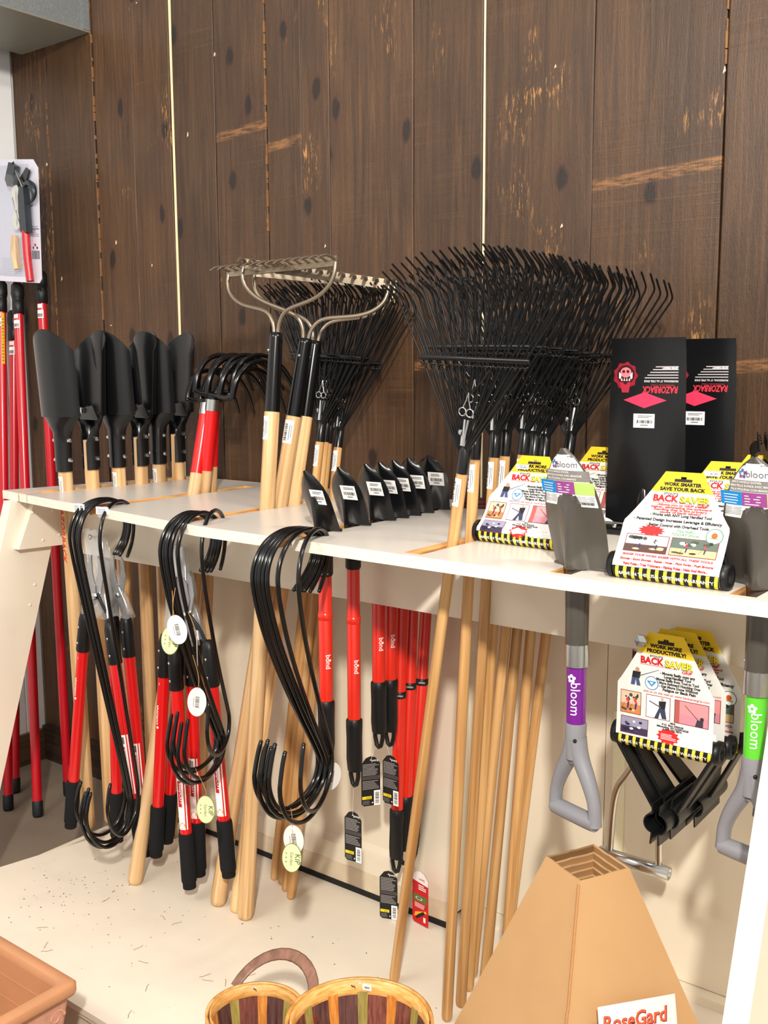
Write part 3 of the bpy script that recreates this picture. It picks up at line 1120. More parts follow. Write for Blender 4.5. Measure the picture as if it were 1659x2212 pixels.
# ---------------------------------------------------------------- leaf rakes
def leaf_rake_proto(M, label, grp, rnd, shr=0.0, zt0=1.650, dome=0.045):
    S = lambda pts: [(x, y, z + shr * x) for x, y, z in pts]
    t = thing('leaf_rake', label, 'rake', M=M, group=grp)
    hd = shaft(MB(), 0, 1.305, 0.0122, HANDLE2, 0.0125, 12).build('handle', t)
    MB().lathe([(0.0132, 1.285), (0.0130, 1.40), (0.0, 1.401)], BLACKM, 12).build('sleeve', t)
    m = MB()
    gr = []
    for k in range(2):
        gr.append([((0.0142) * sin(a), -0.0142 * cos(a), 1.345 + 0.055 * k) for a in [radians(x) for x in range(-110, 111, 22)]])
    m.sheet(gr, 0.001, CHROME)
    m.lathe([(0, 0), (0.006, 0), (0.006, 0.004), (0, 0.005)], CHROME, 6, False, M=Matrix.Translation((-0.010, -0.0115, 1.372)) @ Matrix.Rotation(pi / 2, 4, 'X') @ Matrix.Rotation(-0.6, 4, 'Y'))
    m.build('clamp_plate', t)
    rr = random.Random(rnd)
    N = 24
    for k in range(N):
        a = -1 + 2 * k / (N - 1)
        bow = 0.005 * (1 - a * a)
        j = rr.uniform(-0.004, 0.004)
        jy = rr.uniform(-0.004, 0.004)
        x0, x1, x2 = 0.017 * a, 0.124 * a, 0.232 * a + j
        yoff = -0.012 + 0.006 * (k % 2)
        sl = (x1 - x0) / 0.172
        xa = lambda z: x0 + sl * (z - 1.345) + j * max(0, (z - 1.517) / 0.17)
        zt = zt0 + dome * (1 - a * a) + rr.uniform(-0.004, 0.004)
        p = [(-0.10 * x0, yoff + 0.010, 1.318), (xa(1.345), yoff, 1.345), (xa(1.517), yoff - bow, 1.517), (xa(zt), yoff - bow - 0.006 + jy, zt),
             (xa(zt + 0.006), yoff - bow - 0.010 + jy, zt + 0.007), (xa(zt + 0.008), yoff - bow - 0.016 + jy, zt + 0.012), (xa(zt + 0.012), yoff - bow - 0.056 + jy, zt + 0.032)]
        MB().tube(S(p), 0.0023, TINE, 5, smooth=True).build('tine', t)
    pb = [(0.128 * a, -0.019 - 0.005 * (1 - a * a), 1.524) for a in [-1 + 2 * i / 12 for i in range(13)]]
    MB().tube(S(pb), 0.0062, BLACKG, 6, flat=0.45, up=(0, 1, 0)).build('comb_bar', t)
    pb = []
    for i in range(97):
        a = -1 + 2 * i / 96
        pb.append((0.126 * a, -0.017 - 0.005 * (1 - a * a) + 0.0035 * sin(i * pi / 2), 1.509 + 0.0035 * cos(i * pi / 2)))
    MB().tube(S(pb), 0.0017, BLACKG, 5).build('comb_coil', t)
    m = MB()
    for sg in (-1, 1):
        m.tube([(sg * 0.009 + 0.0085 * cos(q), -0.016, 1.415 + 0.0085 * sin(q)) for q in [2 * pi * i / 14 for i in range(15)]], 0.0015, CHROME, 5)
        m.tube([(sg * 0.009, -0.016, 1.424), (sg * 0.003, -0.016, 1.44), (0.0, -0.016, 1.456)], 0.0014, CHROME, 5)
        m.tube([(sg * 0.003, -0.016, 1.45), (sg * 0.035, -0.024, 1.49), (sg * 0.05, -0.03, 1.512)], 0.0016, BLACKG, 5)
    m.build('brace_spring', t)
    barcode_sticker(hd, on_tube(0.0124, -pi / 2 - 0.35), -0.012, 1.215, 0.012, 1.275, rnd, False)
    return t


GLA, GLB = 'leaf rakes behind the bow rakes', 'leaf rakes in the fifth slot'
protoA = leaf_rake_proto(pose((-1.974, 2.023, fz), (-1.894, 2.181, 1.525), 0.03), 'frontmost leaf rake of the bunch behind the steel bow rakes', GLA, 11, 0.0, 1.672, 0.022)
for f, h, y, lb in (((-1.938, 2.017, fz), (-1.904, 2.205, 1.485), -0.1, 'second leaf rake of the four bunched behind the bow rakes'),
                    ((-1.902, 1.995, fz), (-1.909, 2.225, 1.483), 0.08, 'third leaf rake of the four bunched behind the bow rakes'),
                    ((-1.86, 1.971, fz), (-1.915, 2.285, 1.507), 0.12, 'leaf rake standing apart at right behind the bow rakes, handle alone above the black shovels')):
    dup(protoA, pose(f, h, y), lb)
LB = [((-1.394, 1.835, fz), (-1.146, 1.767, 1.489), 0.0, 'frontmost black leaf rake whose long handle slants across the table front'),
      ((-1.206, 1.788, fz), (-1.187, 1.862, 1.472), 0.04, 'second leaf rake, its handle close behind the slanting one'),
      ((-1.209, 1.85, fz), (-1.186, 1.942, 1.473), -0.05, 'third leaf rake from the front in the large bunch'),
      ((-1.229, 1.914, fz), (-1.183, 1.98, 1.45), 0.08, 'fourth leaf rake from the front in the large bunch'),
      ((-1.252, 1.967, fz), (-1.177, 2.055, 1.467), -0.04, 'fifth leaf rake from the front in the large bunch'),
      ((-1.19, 1.92, fz), (-1.184, 2.114, 1.441), 0.05, 'sixth leaf rake from the front in the large bunch'),
      ((-1.136, 1.916, fz), (-1.182, 2.16, 1.438), 0.10, 'seventh leaf rake from the front in the large bunch'),
      ((-1.185, 2.00, fz), (-1.140, 2.215, 1.475), 0.06, 'rearmost leaf rake of the large bunch, tine tips farthest right on the wall')]
leaf_rake_proto(pose(LB[0][0], LB[0][1], LB[0][2]), LB[0][3], GLB, 12, 0.135, 1.636, 0.014)
protoB = leaf_rake_proto(pose(LB[1][0], LB[1][1], LB[1][2]), LB[1][3], GLB, 13)
for f, h, y, lb in LB[2:]:
    dup(protoB, pose(f, h, y), lb, GLB)


# ---------------------------------------------------------------- small telescopic shovels
def mini_blade(t, W, Hh, lean, mat, fold):
    """pointed spade blade with folded centre socket; local z=0 at table top"""
    grid = []
    nr, nc = 14, 13
    for i in range(nr):
        f = i / (nr - 1)
        if f < 0.5:
            w = W * (0.95 + 0.05 * f / 0.5)
        else:
            g = (f - 0.5) / 0.5
            w = W * max(1 - g ** 2.0, 0.02) ** 0.80
        row = []
        for j in range(nc):
            a = -1 + 2 * j / (nc - 1)
            x = w * a
            bulge = 0.012 * (1 - abs(a)) * (1 - f)  # crease
            sock = fold * max(0, 1 - abs(x) / 0.021) ** 0.8 * max(0, 1 - f / 0.62) if abs(x) < 0.021 else 0
            y = -lean * f * Hh - bulge * 0.6 - sock + 0.010 * a * a
            row.append((x, y, f * Hh))
        grid.append(row)
    m = MB().sheet(grid, 0.002, mat)
    # rolled tread at the shoulders
    for sg in (-1, 1):
        m.tube([(sg * W * 0.96, 0.012, 0.002), (sg * 0.022, 0.004, 0.002)], 0.0035, mat, 6)
    return m.build('blade', t)


def grip_handle(mb, z0, z1, mat):
    """soft grip with a tapered hanging loop at its lower end (z0)"""
    rings = []
    n = 14
    for z, rx, ry in ((z1, 0.0175, 0.0175), (z1 - 0.004, 0.0205, 0.0205), (z1 - 0.02, 0.0205, 0.0205), (z1 - 0.05, 0.0195, 0.0195), (z0 + 0.075, 0.0205, 0.0195), (z0 + 0.045, 0.0195, 0.015)):
        rings.append([(rx * cos(2 * pi * j / n), ry * sin(2 * pi * j / n), z) for j in range(n)])
    mb.loft(rings[::-1], mat)
    p = [(-0.0135, 0, z0 + 0.048), (-0.0125, 0, z0 + 0.03), (-0.007, 0, z0 + 0.010), (0, 0, z0 + 0.005), (0.007, 0, z0 + 0.010), (0.0125, 0, z0 + 0.03), (0.0135, 0, z0 + 0.048)]
    mb.tube(p, 0.0055, mat, 8)
    return mb


def mini_shovel(loc, lean, yaw, g1, g0, ring, label, grp, seed, openz=None, word=True, blean=0.36):
    M = pose(loc, (loc[0] + lean[0], loc[1] + lean[1], loc[2] + 1.0), yaw)
    t = thing('telescopic_shovel', label, 'shovel', M=M, group=grp)
    bl_ = mini_blade(t, 0.050, 0.137, blean, BLACKM, 0.020)
    st = barcode_sticker(bl_, quad((0.002, -0.033, 0.062), (0.044, -0.026, 0.062), (0.002, -0.047, 0.100)), 0.0, 0.0, 0.042, 0.036, seed)
    MB().lathe([(0.0165, 0.03), (0.0185, -0.02), (0.019, -0.105), (0.0165, -0.11)][::-1], BLACKP, 14).build('collar', t)
    m = MB().lathe([(0.0163, g1 - loc[2] - 0.005), (0.0163, ring - loc[2]), (0.0158, ring - loc[2] + 0.001), (0.0155, -0.10)], REDO, 16)
    m.build('shaft', t)
    if ring < 0.9 or True:
        MB().lathe([(0.0163, ring - loc[2] - 0.009), (0.0176, ring - loc[2] - 0.008), (0.0176, ring - loc[2] + 0.008), (0.0163, ring - loc[2] + 0.009)], BLACKP if ring < 1.0 else REDO, 14).build('lock_ring', t)
    grip_handle(MB(), g0 - loc[2], g1 - loc[2], BLACKP).build('grip', t)
    d = Decal(on_tube(0.0164, -pi / 2 + 0.75 - yaw))
    if word:
        zc = (g1 + min(1.02, ring if ring > g1 + 0.2 else g1 + 0.3)) / 2 - loc[2] + 0.01
        d.text('bond', 0.0, zc, 0.017, (250, 240, 235), rot=-pi / 2, bold=0.015)
        d.disc(0.010, zc + 0.003, 0.003, (250, 240, 235), n=8)
    if openz:
        d2 = Decal(on_tube(0.0192, -pi / 2 + 0.6 - yaw))
        d2.text('OPEN', 0, openz - loc[2], 0.0075, (235, 235, 232), align='C')
        d2.build('printed_word', t)
    if ring < 0.9:
        d3 = Decal(on_tube(0.0177, -pi / 2 + 0.6 - yaw))
        d3.text('OPEN', 0, ring - loc[2] - 0.003, 0.007, (235, 235, 232), align='C')
        d3.build('printed_word', t)
    if word:
        d.build('printed_lettering', t)
    return t


GM = 'telescopic shovels in the fourth slot'
X4 = -1.529
mini_shovel((X4, 1.757, ZT + .003), (0.006, 0), -0.20, 0.846, 0.666, 1.05, 'frontmost of the seven small black bladed shovels on red telescopic shafts', GM, 1, 1.15, True, 0.42)
mini_shovel((X4, 1.860, ZT + .003), (0.004, 0), -0.10, 0.772, 0.594, 1.02, 'second small black shovel from the front of the row of seven', GM, 2)
mini_shovel((X4, 1.958, ZT + .003), (0.004, 0), -0.08, 0.842, 0.663, 1.06, 'third small black shovel from the front of the row of seven', GM, 3)
mini_shovel((X4, 2.010, ZT + .003), (0.012, 0), -0.05, 0.834, 0.651, 1.06, 'fourth small black shovel from the front, its blade closest behind the third', GM, 4)
mini_shovel((X4, 2.062, ZT + .003), (0.014, 0.02), -0.04, 0.470, 0.288, 0.782, 'fifth small black shovel from the front, long red shaft reaching lowest', GM, 5, None, False)
mini_shovel((X4, 2.116, ZT + .003), (0.004, 0.055), 0.04, 0.497, 0.304, 0.796, 'sixth small black shovel from the front, long shaft with extended lock ring', GM, 6, None, False)
mini_shovel((X4, 2.188, ZT + .003), (0.004, 0.095), 0.18, 0.483, 0.296, 0.792, 'rearmost small black shovel, widest facing blade at the end of the row', GM, 7, None, False)


# ---------------------------------------------------------------- D-handle garden shovels
def d_handle(mb, zt, mat):
    """moulded D grip hanging below z=zt"""
    mb.lathe([(0.0195, zt), (0.0205, zt - 0.005), (0.0195, zt - 0.05), (0.019, zt - 0.07)][::-1], mat, 14)
    for sg in (-1, 1):
        p = s_path([(sg * 0.003, 0, zt - 0.03), (sg * 0.012, 0, zt - 0.066), (sg * 0.032, 0, zt - 0.10), (sg * 0.046, 0, zt - 0.13), (sg * 0.0525, 0, zt - 0.155), (sg * 0.0525, 0, zt - 0.187)], 2)
        n = len(p)
        mb.tube(p, [0.019 - 0.0065 * min(1, 1.6 * i / n) + 0.002 * max(0, (i / n - 0.8) * 5) for i in range(n)], mat, 12, flat=1.05, up=(0, 1, 0))
    mb.tube([(-0.055, 0, zt - 0.183), (-0.03, 0, zt - 0.183), (0.03, 0, zt - 0.183), (0.055, 0, zt - 0.183)], [0.0155, 0.0165, 0.0165, 0.0155], mat, 14)
    mb.lathe([(0.0, zt - 0.072), (0.014, zt - 0.078), (0.0, zt - 0.082)], mat, 10)
    return mb


def d_shovel(loc, top, yaw, shaftmat, label, sticker=True, name_rgb=(248, 244, 250)):
    M = pose(loc, top, yaw)
    t = thing('d_handle_shovel', label, 'shovel', M=M)
    W, Hh = 0.068, 0.222
    grid = []
    nr, nc = 18, 17
    for i in range(nr):
        f = i / (nr - 1)
        w = W * (0.93 + 0.07 * f / 0.35) if f < 0.35 else W * max(1 - ((f - 0.35) / 0.65) ** 2.3, 0.012) ** 0.72
        row = []
        for j in range(nc):
            a = -1 + 2 * j / (nc - 1)
            x = w * a
            sock = 0.030 * max(0, 1 - (abs(x) / 0.027) ** 1.3) * max(0, 1 - f / 0.60) ** 0.8 if abs(x) < 0.027 else 0
            y = -0.22 * f * Hh - sock + 0.016 * a * a * (1 - 0.5 * f)
            row.append((x, y, 0.002 + f * Hh))
        grid.append(row)
    m = MB().sheet(grid, 0.0024, GREYM)
    for sg in (-1, 1):
        m.tube([(sg * 0.066, 0.014, 0.003), (sg * 0.03, 0.004, 0.004)], 0.004, GREYM, 6, flat=0.6, up=(0, 0, 1))
    m.build('blade', t)
    MB().lathe([(0.0205, 0.09), (0.0215, 0.0), (0.0225, -0.05), (0.0215, -0.14), (0.0205, -0.15)][::-1], GREYM, 16).build('socket', t)
    MB().lathe([(0.0225, -0.142), (0.0225, -0.184)][::-1], CHROME, 18).build('ferrule', t)
    MB().lathe([(0.0185, -0.18), (0.0182, -0.305)][::-1], shaftmat, 16).build('shaft', t)
    dg = d_handle(MB(), -0.295, GREYP).build('d_grip', t)
    dg.rotation_euler = (0, 0, -0.10)
    MB().sphere((-0.021, -0.006, -0.128), 0.0035, CHROME, 8).build('rivet', t)
    MB().sphere((0.012, -0.0165, -0.325), 0.004, BLACKP, 8).build('rivet', t)
    d = Decal(on_tube(0.0186, -pi / 2 - 0.1 - yaw))
    d.text('bloom', 0.0, -0.245, 0.026, name_rgb, rot=-pi / 2, width=0.062)
    for q in range(5):
        a = 2 * pi * q / 5 + 0.3
        d.disc(0.001 + 0.0055 * cos(a), -0.206 + 0.0055 * sin(a), 0.0033, name_rgb, n=10)
    d.build('printed_lettering', t)
    if sticker:
        def fn(u, v, h):
            f = v / Hh
            w = W * (0.93 + 0.07 * f / 0.35) if f < 0.35 else W * max(1 - ((f - 0.35) / 0.65) ** 2.3, 0.012) ** 0.72
            a = max(-1, min(1, u / w))
            return V((u, -0.22 * f * Hh + 0.016 * a * a * (1 - 0.5 * f) - 0.0028 - h, 0.002 + v))

        d = Decal(fn)

        def wv(v):
            f = v / Hh
            return (W * (0.93 + 0.07 * f / 0.35) if f < 0.35 else W * max(1 - ((f - 0.35) / 0.65) ** 2.3, 0.012) ** 0.72) * 0.94

        vs = [0.118 + (0.212 - 0.118) * k / 14 for k in range(15)]
        for va, vb in zip(vs, vs[1:]):
            for k in range(8):
                ua, ub = -1 + k / 4, -1 + (k + 1) / 4
                d.poly([(ua * wv(va), va), (ub * wv(va), va), (ub * wv(vb), vb), (ua * wv(vb), vb)], (244, 242, 240), 0.0)
        d.rect(-0.048, 0.164, 0.052, 0.1835, (132, 128, 124), 0.0006, 8, 3)
        for k, (tx, v) in enumerate((('MINI D HANDLE SHOVEL', 0.1785), ('MINI PELLE RONDE AVEC MANCHE', 0.1722), ('PALA PEQUENA CON MANGO', 0.166))):
            d.text(tx, -0.045, v, 0.0052, (245, 243, 240), 0.0012, 'L', 0.01)
        d.rect(-0.066, 0.140, -0.024, 0.163, (20, 132, 200), 0.0006, 5, 2)
        d.rect(-0.024, 0.140, 0.020, 0.163, (150, 70, 140), 0.0006, 5, 2)
        d.rect(0.020, 0.140, 0.058, 0.1625, (176, 208, 110), 0.0006, 5, 2)
        for u in (-0.060, -0.019):
            d.lines(u, 0.1425, u + 0.033, 0.161, 4, (230, 238, 245), 0.0011, 3, 0.3)
        for u in (-0.060, -0.019, 0.022):
            d.lines(u, 0.1235, u + 0.036, 0.138, 6, (120, 118, 116), 0.0008, 5, 0.35)
        d.bars(0.030, 0.1215, 0.056, 0.1265, seed=4)
        d.text('bloom', 0.008, 0.189, 0.017, (96, 96, 104), 0.0009, 'C')
        for q, cc in enumerate(((110, 70, 130), (70, 110, 160), (60, 150, 160), (150, 70, 140), (90, 90, 140))):
            a = 2 * pi * q / 5 + 0.3
            d.disc(-0.021 + 0.0055 * cos(a), 0.1945 + 0.0055 * sin(a), 0.0031, cc, 0.0009, 10)
        d.build('printed_label', t)
    return t


PURPLE = P('purple_tube', (112, 22, 136), rough=0.25, coat=0.4)
GREEN = P('green_tube', (92, 202, 52), rough=0.25, coat=0.4)
d_shovel((-0.852, 1.69, ZT), (-0.862, 1.69, 2.2), -0.23, PURPLE, 'grey bladed shovel with purple shaft and grey D grip in the sixth slot')
d_shovel((-0.528, 1.725, ZT - .002), (-0.53, 1.725, 2.2), -0.15, GREEN, 'grey bladed shovel with green shaft cut off by the right edge')
t = d_shovel((-0.53, 1.945, ZT - .002), (-0.53, 1.945, 2.2), 0.9, GREEN, 'second green shafted shovel, its grey D grip seen behind the first one', False)


# ---------------------------------------------------------------- all steel spades
def spade(loc, yaw, label, grp):
    M = pose(loc, (loc[0], loc[1], 3.0), yaw)
    t = thing('steel_spade', label, 'spade', M=M, group=grp)
    grid = []
    for i in range(15):
        f = i / 14
        row = []
        for j in range(11):
            a = -1 + 2 * j / 10
            w = 0.091 - 0.008 * f
            y = -0.010 * (1 - a * a) * (1 - 0.6 * f) - 0.004 * f
            if f > 0.965:
                y -= 0.005
            row.append((w * a, y, 0.002 + 0.428 * f))
        grid.append(row)
    bl_ = MB().sheet(grid, 0.0022, BLACKM).build('blade', t)
    m = MB()
    m.tube([(0, -0.004, -0.02), (0, -0.006, 0.05), (0, -0.007, 0.085), (0, -0.006, 0.112)], [0.021, 0.020, 0.0165, 0.005], BLACKG, 12, flat=0.8, up=(0, 1, 0))
    m.build('socket', t)
    m = MB().tube([(-0.091, -0.010, 0.012), (0.091, -0.010, 0.012)], 0.011, BLACKM, 8, flat=0.5, up=(0, 1, 0))
    m.tube([(-0.09, -0.014, 0.028), (0.09, -0.014, 0.028)], 0.0022, CHROME, 6)
    for x in (-0.06, -0.035, 0.05):
        m.lathe([(0, 0), (0.005, 0), (0.005, 0.006), (0, 0.007)], CHROME, 8, M=Matrix.Translation((x, -0.016, 0.022)) @ Matrix.Rotation(pi / 2, 4, 'X'))
    m.build('foot_tread', t)
    MB().tube([(0, 0, -0.01), (0, 0, -0.50)], 0.0165, CHROME, 14).build('shaft', t)
    MB().lathe([(0.0169, -0.255), (0.0169, -0.38)][::-1], P('dark_red_wrap', (84, 22, 34), rough=0.4, vary=0.5, nscale=60), 14).build('shaft_label', t)
    m = MB()
    for sg in (-1, 1):
        p = [(sg * 0.003, 0, -0.47), (sg * 0.006, 0, -0.52), (sg * 0.024, 0, -0.553), (sg * 0.046, 0, -0.585), (sg * 0.056, 0, -0.64), (sg * 0.060, 0, -0.75)]
        for _ in range(2):
            q = []
            for a, b in zip(p, p[1:]):
                a, b = V(a), V(b)
                q += [a * .75 + b * .25, a * .25 + b * .75]
            p = [p[0]] + q + [p[-1]]
        m.tube(p, 0.0085, CHROME, 10, flat=0.8, up=(0, 1, 0))
    m.build('fork', t)
    m = MB()
    n = 16
    for r0, r1 in ((0.0155, 0.0105),):
        ro, ri = [], []
        for x in (-0.085, 0.085):
            ro.append([(x, r0 * cos(2 * pi * j / n), -0.757 + r0 * sin(2 * pi * j / n)) for j in range(n)])
            ri.append([(x, r1 * cos(2 * pi * j / n), -0.757 + r1 * sin(2 * pi * j / n)) for j in range(n)])
        m.loft([ri[0], ro[0], ro[1], ri[1], ri[0]], CHROME, True, True, False)
    m.build('cross_grip', t)

    def fn(u, v, h):
        f = (v - 0.002) / 0.428
        w = 0.091 - 0.008 * f
        a = u / w
        return V((u, -0.010 * (1 - a * a) * (1 - 0.6 * f) - 0.004 * f - 0.0026 - h, v))

    d = Decal(fn)
    # printed upside down
    R = pi
    d.text('RAZORBACK', 0.030, 0.327, 0.0195, (222, 52, 70), 0.0003, 'C', 0.03, 0.18, R, 0.078)
    d.text('PROFESSIONAL TOOLS', 0.036, 0.3315, 0.004, (190, 60, 70), 0.0003, 'C', 0, 0, R, 0.05)
    d.text('PROFESSIONAL 15" ALL STEEL SPADE', 0.032, 0.3405, 0.006, (226, 220, 222), 0.0003, 'C', 0.015, 0, R, 0.074)
    for k in range(5):
        d.rect(-0.004 + 0.006 * k, 0.3445 + 0.0058 * k, 0.069, 0.3465 + 0.0058 * k, (190, 184, 186), 0.0003, 4, 1)
    d.text('LIFETIME WARRANTY', 0.051, 0.3675, 0.0055, (240, 240, 240), 0.0004, 'C', 0.03, 0, R, 0.034)
    d.poly([(-0.052, 0.298), (-0.003, 0.281), (0.046, 0.298), (-0.003, 0.315)], (222, 56, 92), 0.0003, 3)
    # red emblem: tusked head in reds, upside down
    d.star(-0.049, 0.350, 0.030, 0.031, (150, 22, 44), 9, 0.0002, 0.85, 1)
    d.disc(-0.048, 0.352, 0.021, (60, 14, 22), 0.0004, sub=1)
    d.disc(-0.048, 0.357, 0.013, (232, 130, 140), 0.0006, rv=0.011)
    d.disc(-0.053, 0.359, 0.0035, (90, 12, 30), 0.0008)
    d.disc(-0.043, 0.359, 0.0035, (90, 12, 30), 0.0008)
    d.poly([(-0.064, 0.345), (-0.060, 0.342), (-0.058, 0.352), (-0.064, 0.358)], (246, 226, 226), 0.0008)
    d.poly([(-0.032, 0.345), (-0.036, 0.342), (-0.038, 0.352), (-0.032, 0.358)], (246, 226, 226), 0.0008)
    for k in range(4):
        d.poly([(-0.059 + 0.006 * k, 0.339), (-0.055 + 0.006 * k, 0.339), (-0.057 + 0.006 * k, 0.346)], (246, 226, 226), 0.0008)
    d.poly([(-0.062, 0.336), (-0.036, 0.336), (-0.040, 0.314), (-0.056, 0.314)], (178, 40, 62), 0.0005)
    d.build('printed_label', t)
    barcode_sticker(bl_, fn, -0.027, 0.239, 0.021, 0.269, 8)
    return t


GS = 'steel spades standing upside down'
spade((-0.899, 2.095, ZT), 0.0, 'tall black steel spade in front, red diamond and white sticker on its blade', GS)
spade((-0.852, 2.262, ZT), 0.0, 'black steel spade behind, half covered by the one in front', GS)


# ================================================================== BACK-SAVING GRIPS ON CARDS
def card_path(e0, e1, e2, th0=-65, th1=30, r=0.0222, L=0.172):
    """centre line (y,z) of a card wrapping the bar front then sweeping up; elevations in degrees"""
    pts = []
    for k in range(9):
        th = radians(th0 + (th1 - th0) * k / 8)
        pts.append((-r * cos(th), 0.022 + r * sin(th)))
    y, z = pts[-1]
    n = 20
    for k in range(n):
        f = (k + 0.5) / n
        e = radians(e0 + (e1 - e0) * min(1, f / 0.3) if f < 0.3 else e1 + (e2 - e1) * (f - 0.3) / 0.7)
        y += L / n * cos(e)
        z += L / n * sin(e)
        pts.append((y, z))
    acc = [0]
    for a, b in zip(pts, pts[1:]):
        acc.append(acc[-1] + math.hypot(b[0] - a[0], b[1] - a[1]))

    def fn(u, v, h):
        v = max(0, min(v, acc[-1] - 1e-6))
        i = 0
        while acc[i + 1] < v:
            i += 1
        g = (v - acc[i]) / (acc[i + 1] - acc[i])
        (ya, za), (yb, zb) = pts[i], pts[i + 1]
        dy, dz = yb - ya, zb - za
        l = math.hypot(dy, dz)
        return V((u, ya + dy * g - dz / l * h, za + dz * g + dy / l * h))

    return fn, acc[-1]


def photo(d, u0, v0, u1, v1, sky, ground, kind, h):
    w, q = u1 - u0, v1 - v0
    d.rect(u0, v0, u1, v1, (120, 40, 36), h, 4, 4)
    e = 0.0012
    u0, v0, u1, v1 = u0 + e, v0 + e, u1 - e, v1 - e
    w, q = u1 - u0, v1 - v0
    d.rect(u0, v0 + 0.42 * q, u1, v1, sky, h + .0002, 4, 3)
    d.rect(u0, v0, u1, v0 + 0.42 * q, ground, h + .0002, 4, 2)
    rr = random.Random(kind)
    h += .0004
    if kind < 3:
        for k in range(7):
            d.disc(u0 + w * rr.uniform(.12, .88), v0 + q * rr.uniform(.62, .85), w * rr.uniform(.05, .1), rr.choice(((40, 52, 40), (70, 80, 64), (210, 214, 210))), h, 8, q * .1)
        for k in range(4):
            d.disc(u0 + w * rr.uniform(.1, .9), v0 + q * rr.uniform(.1, .3), w * .09, rr.choice(((90, 70, 50), (216, 190, 140), (60, 44, 36))), h, 8, q * .06)
        for cx, sh in ((0.34, (236, 232, 236) if kind == 1 else (210, 60, 70)), (0.74, (220, 216, 230) if kind == 1 else (206, 70, 80))):
            x, y = u0 + w * cx, v0 + q * 0.2
            k = q * .55
            d.poly([(x - .05 * k, y), (x + .08 * k, y), (x + .16 * k, y + .5 * k), (x, y + .55 * k)], (50, 56, 96), h + .0002)
            d.poly([(x, y + .5 * k), (x + .18 * k, y + .5 * k), (x + .02 * k, y + .95 * k), (x - .16 * k, y + .8 * k)], sh, h + .0003)
            d.disc(x - .14 * k, y + .98 * k, .09 * k, (90, 60, 46), h + .0004, 8)
            d.poly([(x - .1 * k, y + .7 * k), (x - .08 * k, y + .75 * k), (x - .5 * k, y - .05 * k), (x - .54 * k, y - .05 * k)], (70, 50, 40), h + .0004)
    elif kind == 3:
        x, y = u0 + w * .55, v0
        d.poly([(x - .2 * w, y), (x - .02 * w, y), (x + .05 * w, y + .3 * q), (x + .14 * w, y + .02 * q), (x + .34 * w, y + .02 * q), (x + .25 * w, y + .5 * q), (x, y + .5 * q)], (56, 62, 84), h)
        d.poly([(x, y + .48 * q), (x + .26 * w, y + .48 * q), (x + .3 * w, y + .85 * q), (x - .02 * w, y + .8 * q)], (36, 34, 38), h + .0002)
        d.disc(x + .13 * w, y + .91 * q, .07 * w, (206, 160, 130), h + .0003, 8)
        d.poly([(u0 + .1 * w, v0 + .72 * q), (u0 + .12 * w, v0 + .76 * q), (x + .1 * w, y + .55 * q), (x + .08 * w, y + .5 * q)], (80, 80, 84), h + .0003)
    elif kind == 4:
        d.rect(u0, v0, u0 + .14 * w, v1, (176, 90, 84), h)
        x = u0 + w * .72
        d.poly([(x - .1 * w, v0), (x + .14 * w, v0), (x + .14 * w, v0 + .3 * q), (x - .04 * w, v0 + .3 * q)], (60, 54, 74), h + .0002)
        d.disc(x + .1 * w, v0 + .36 * q, .06 * w, (60, 44, 40), h + .0003, 8)
        d.poly([(x, v0 + .26 * q), (x, v0 + .3 * q), (u0 + .3 * w, v0 + .86 * q), (u0 + .29 * w, v0 + .84 * q)], (90, 60, 60), h + .0003)
    else:
        for k in range(16):
            d.disc(u0 + w * rr.uniform(.1, .9), v0 + q * rr.uniform(.12, .88), w * rr.uniform(.04, .1), rr.choice(((230, 226, 236), (70, 60, 96), (40, 36, 60), (150, 140, 170))), h + .00002 * k, 8, q * .08)


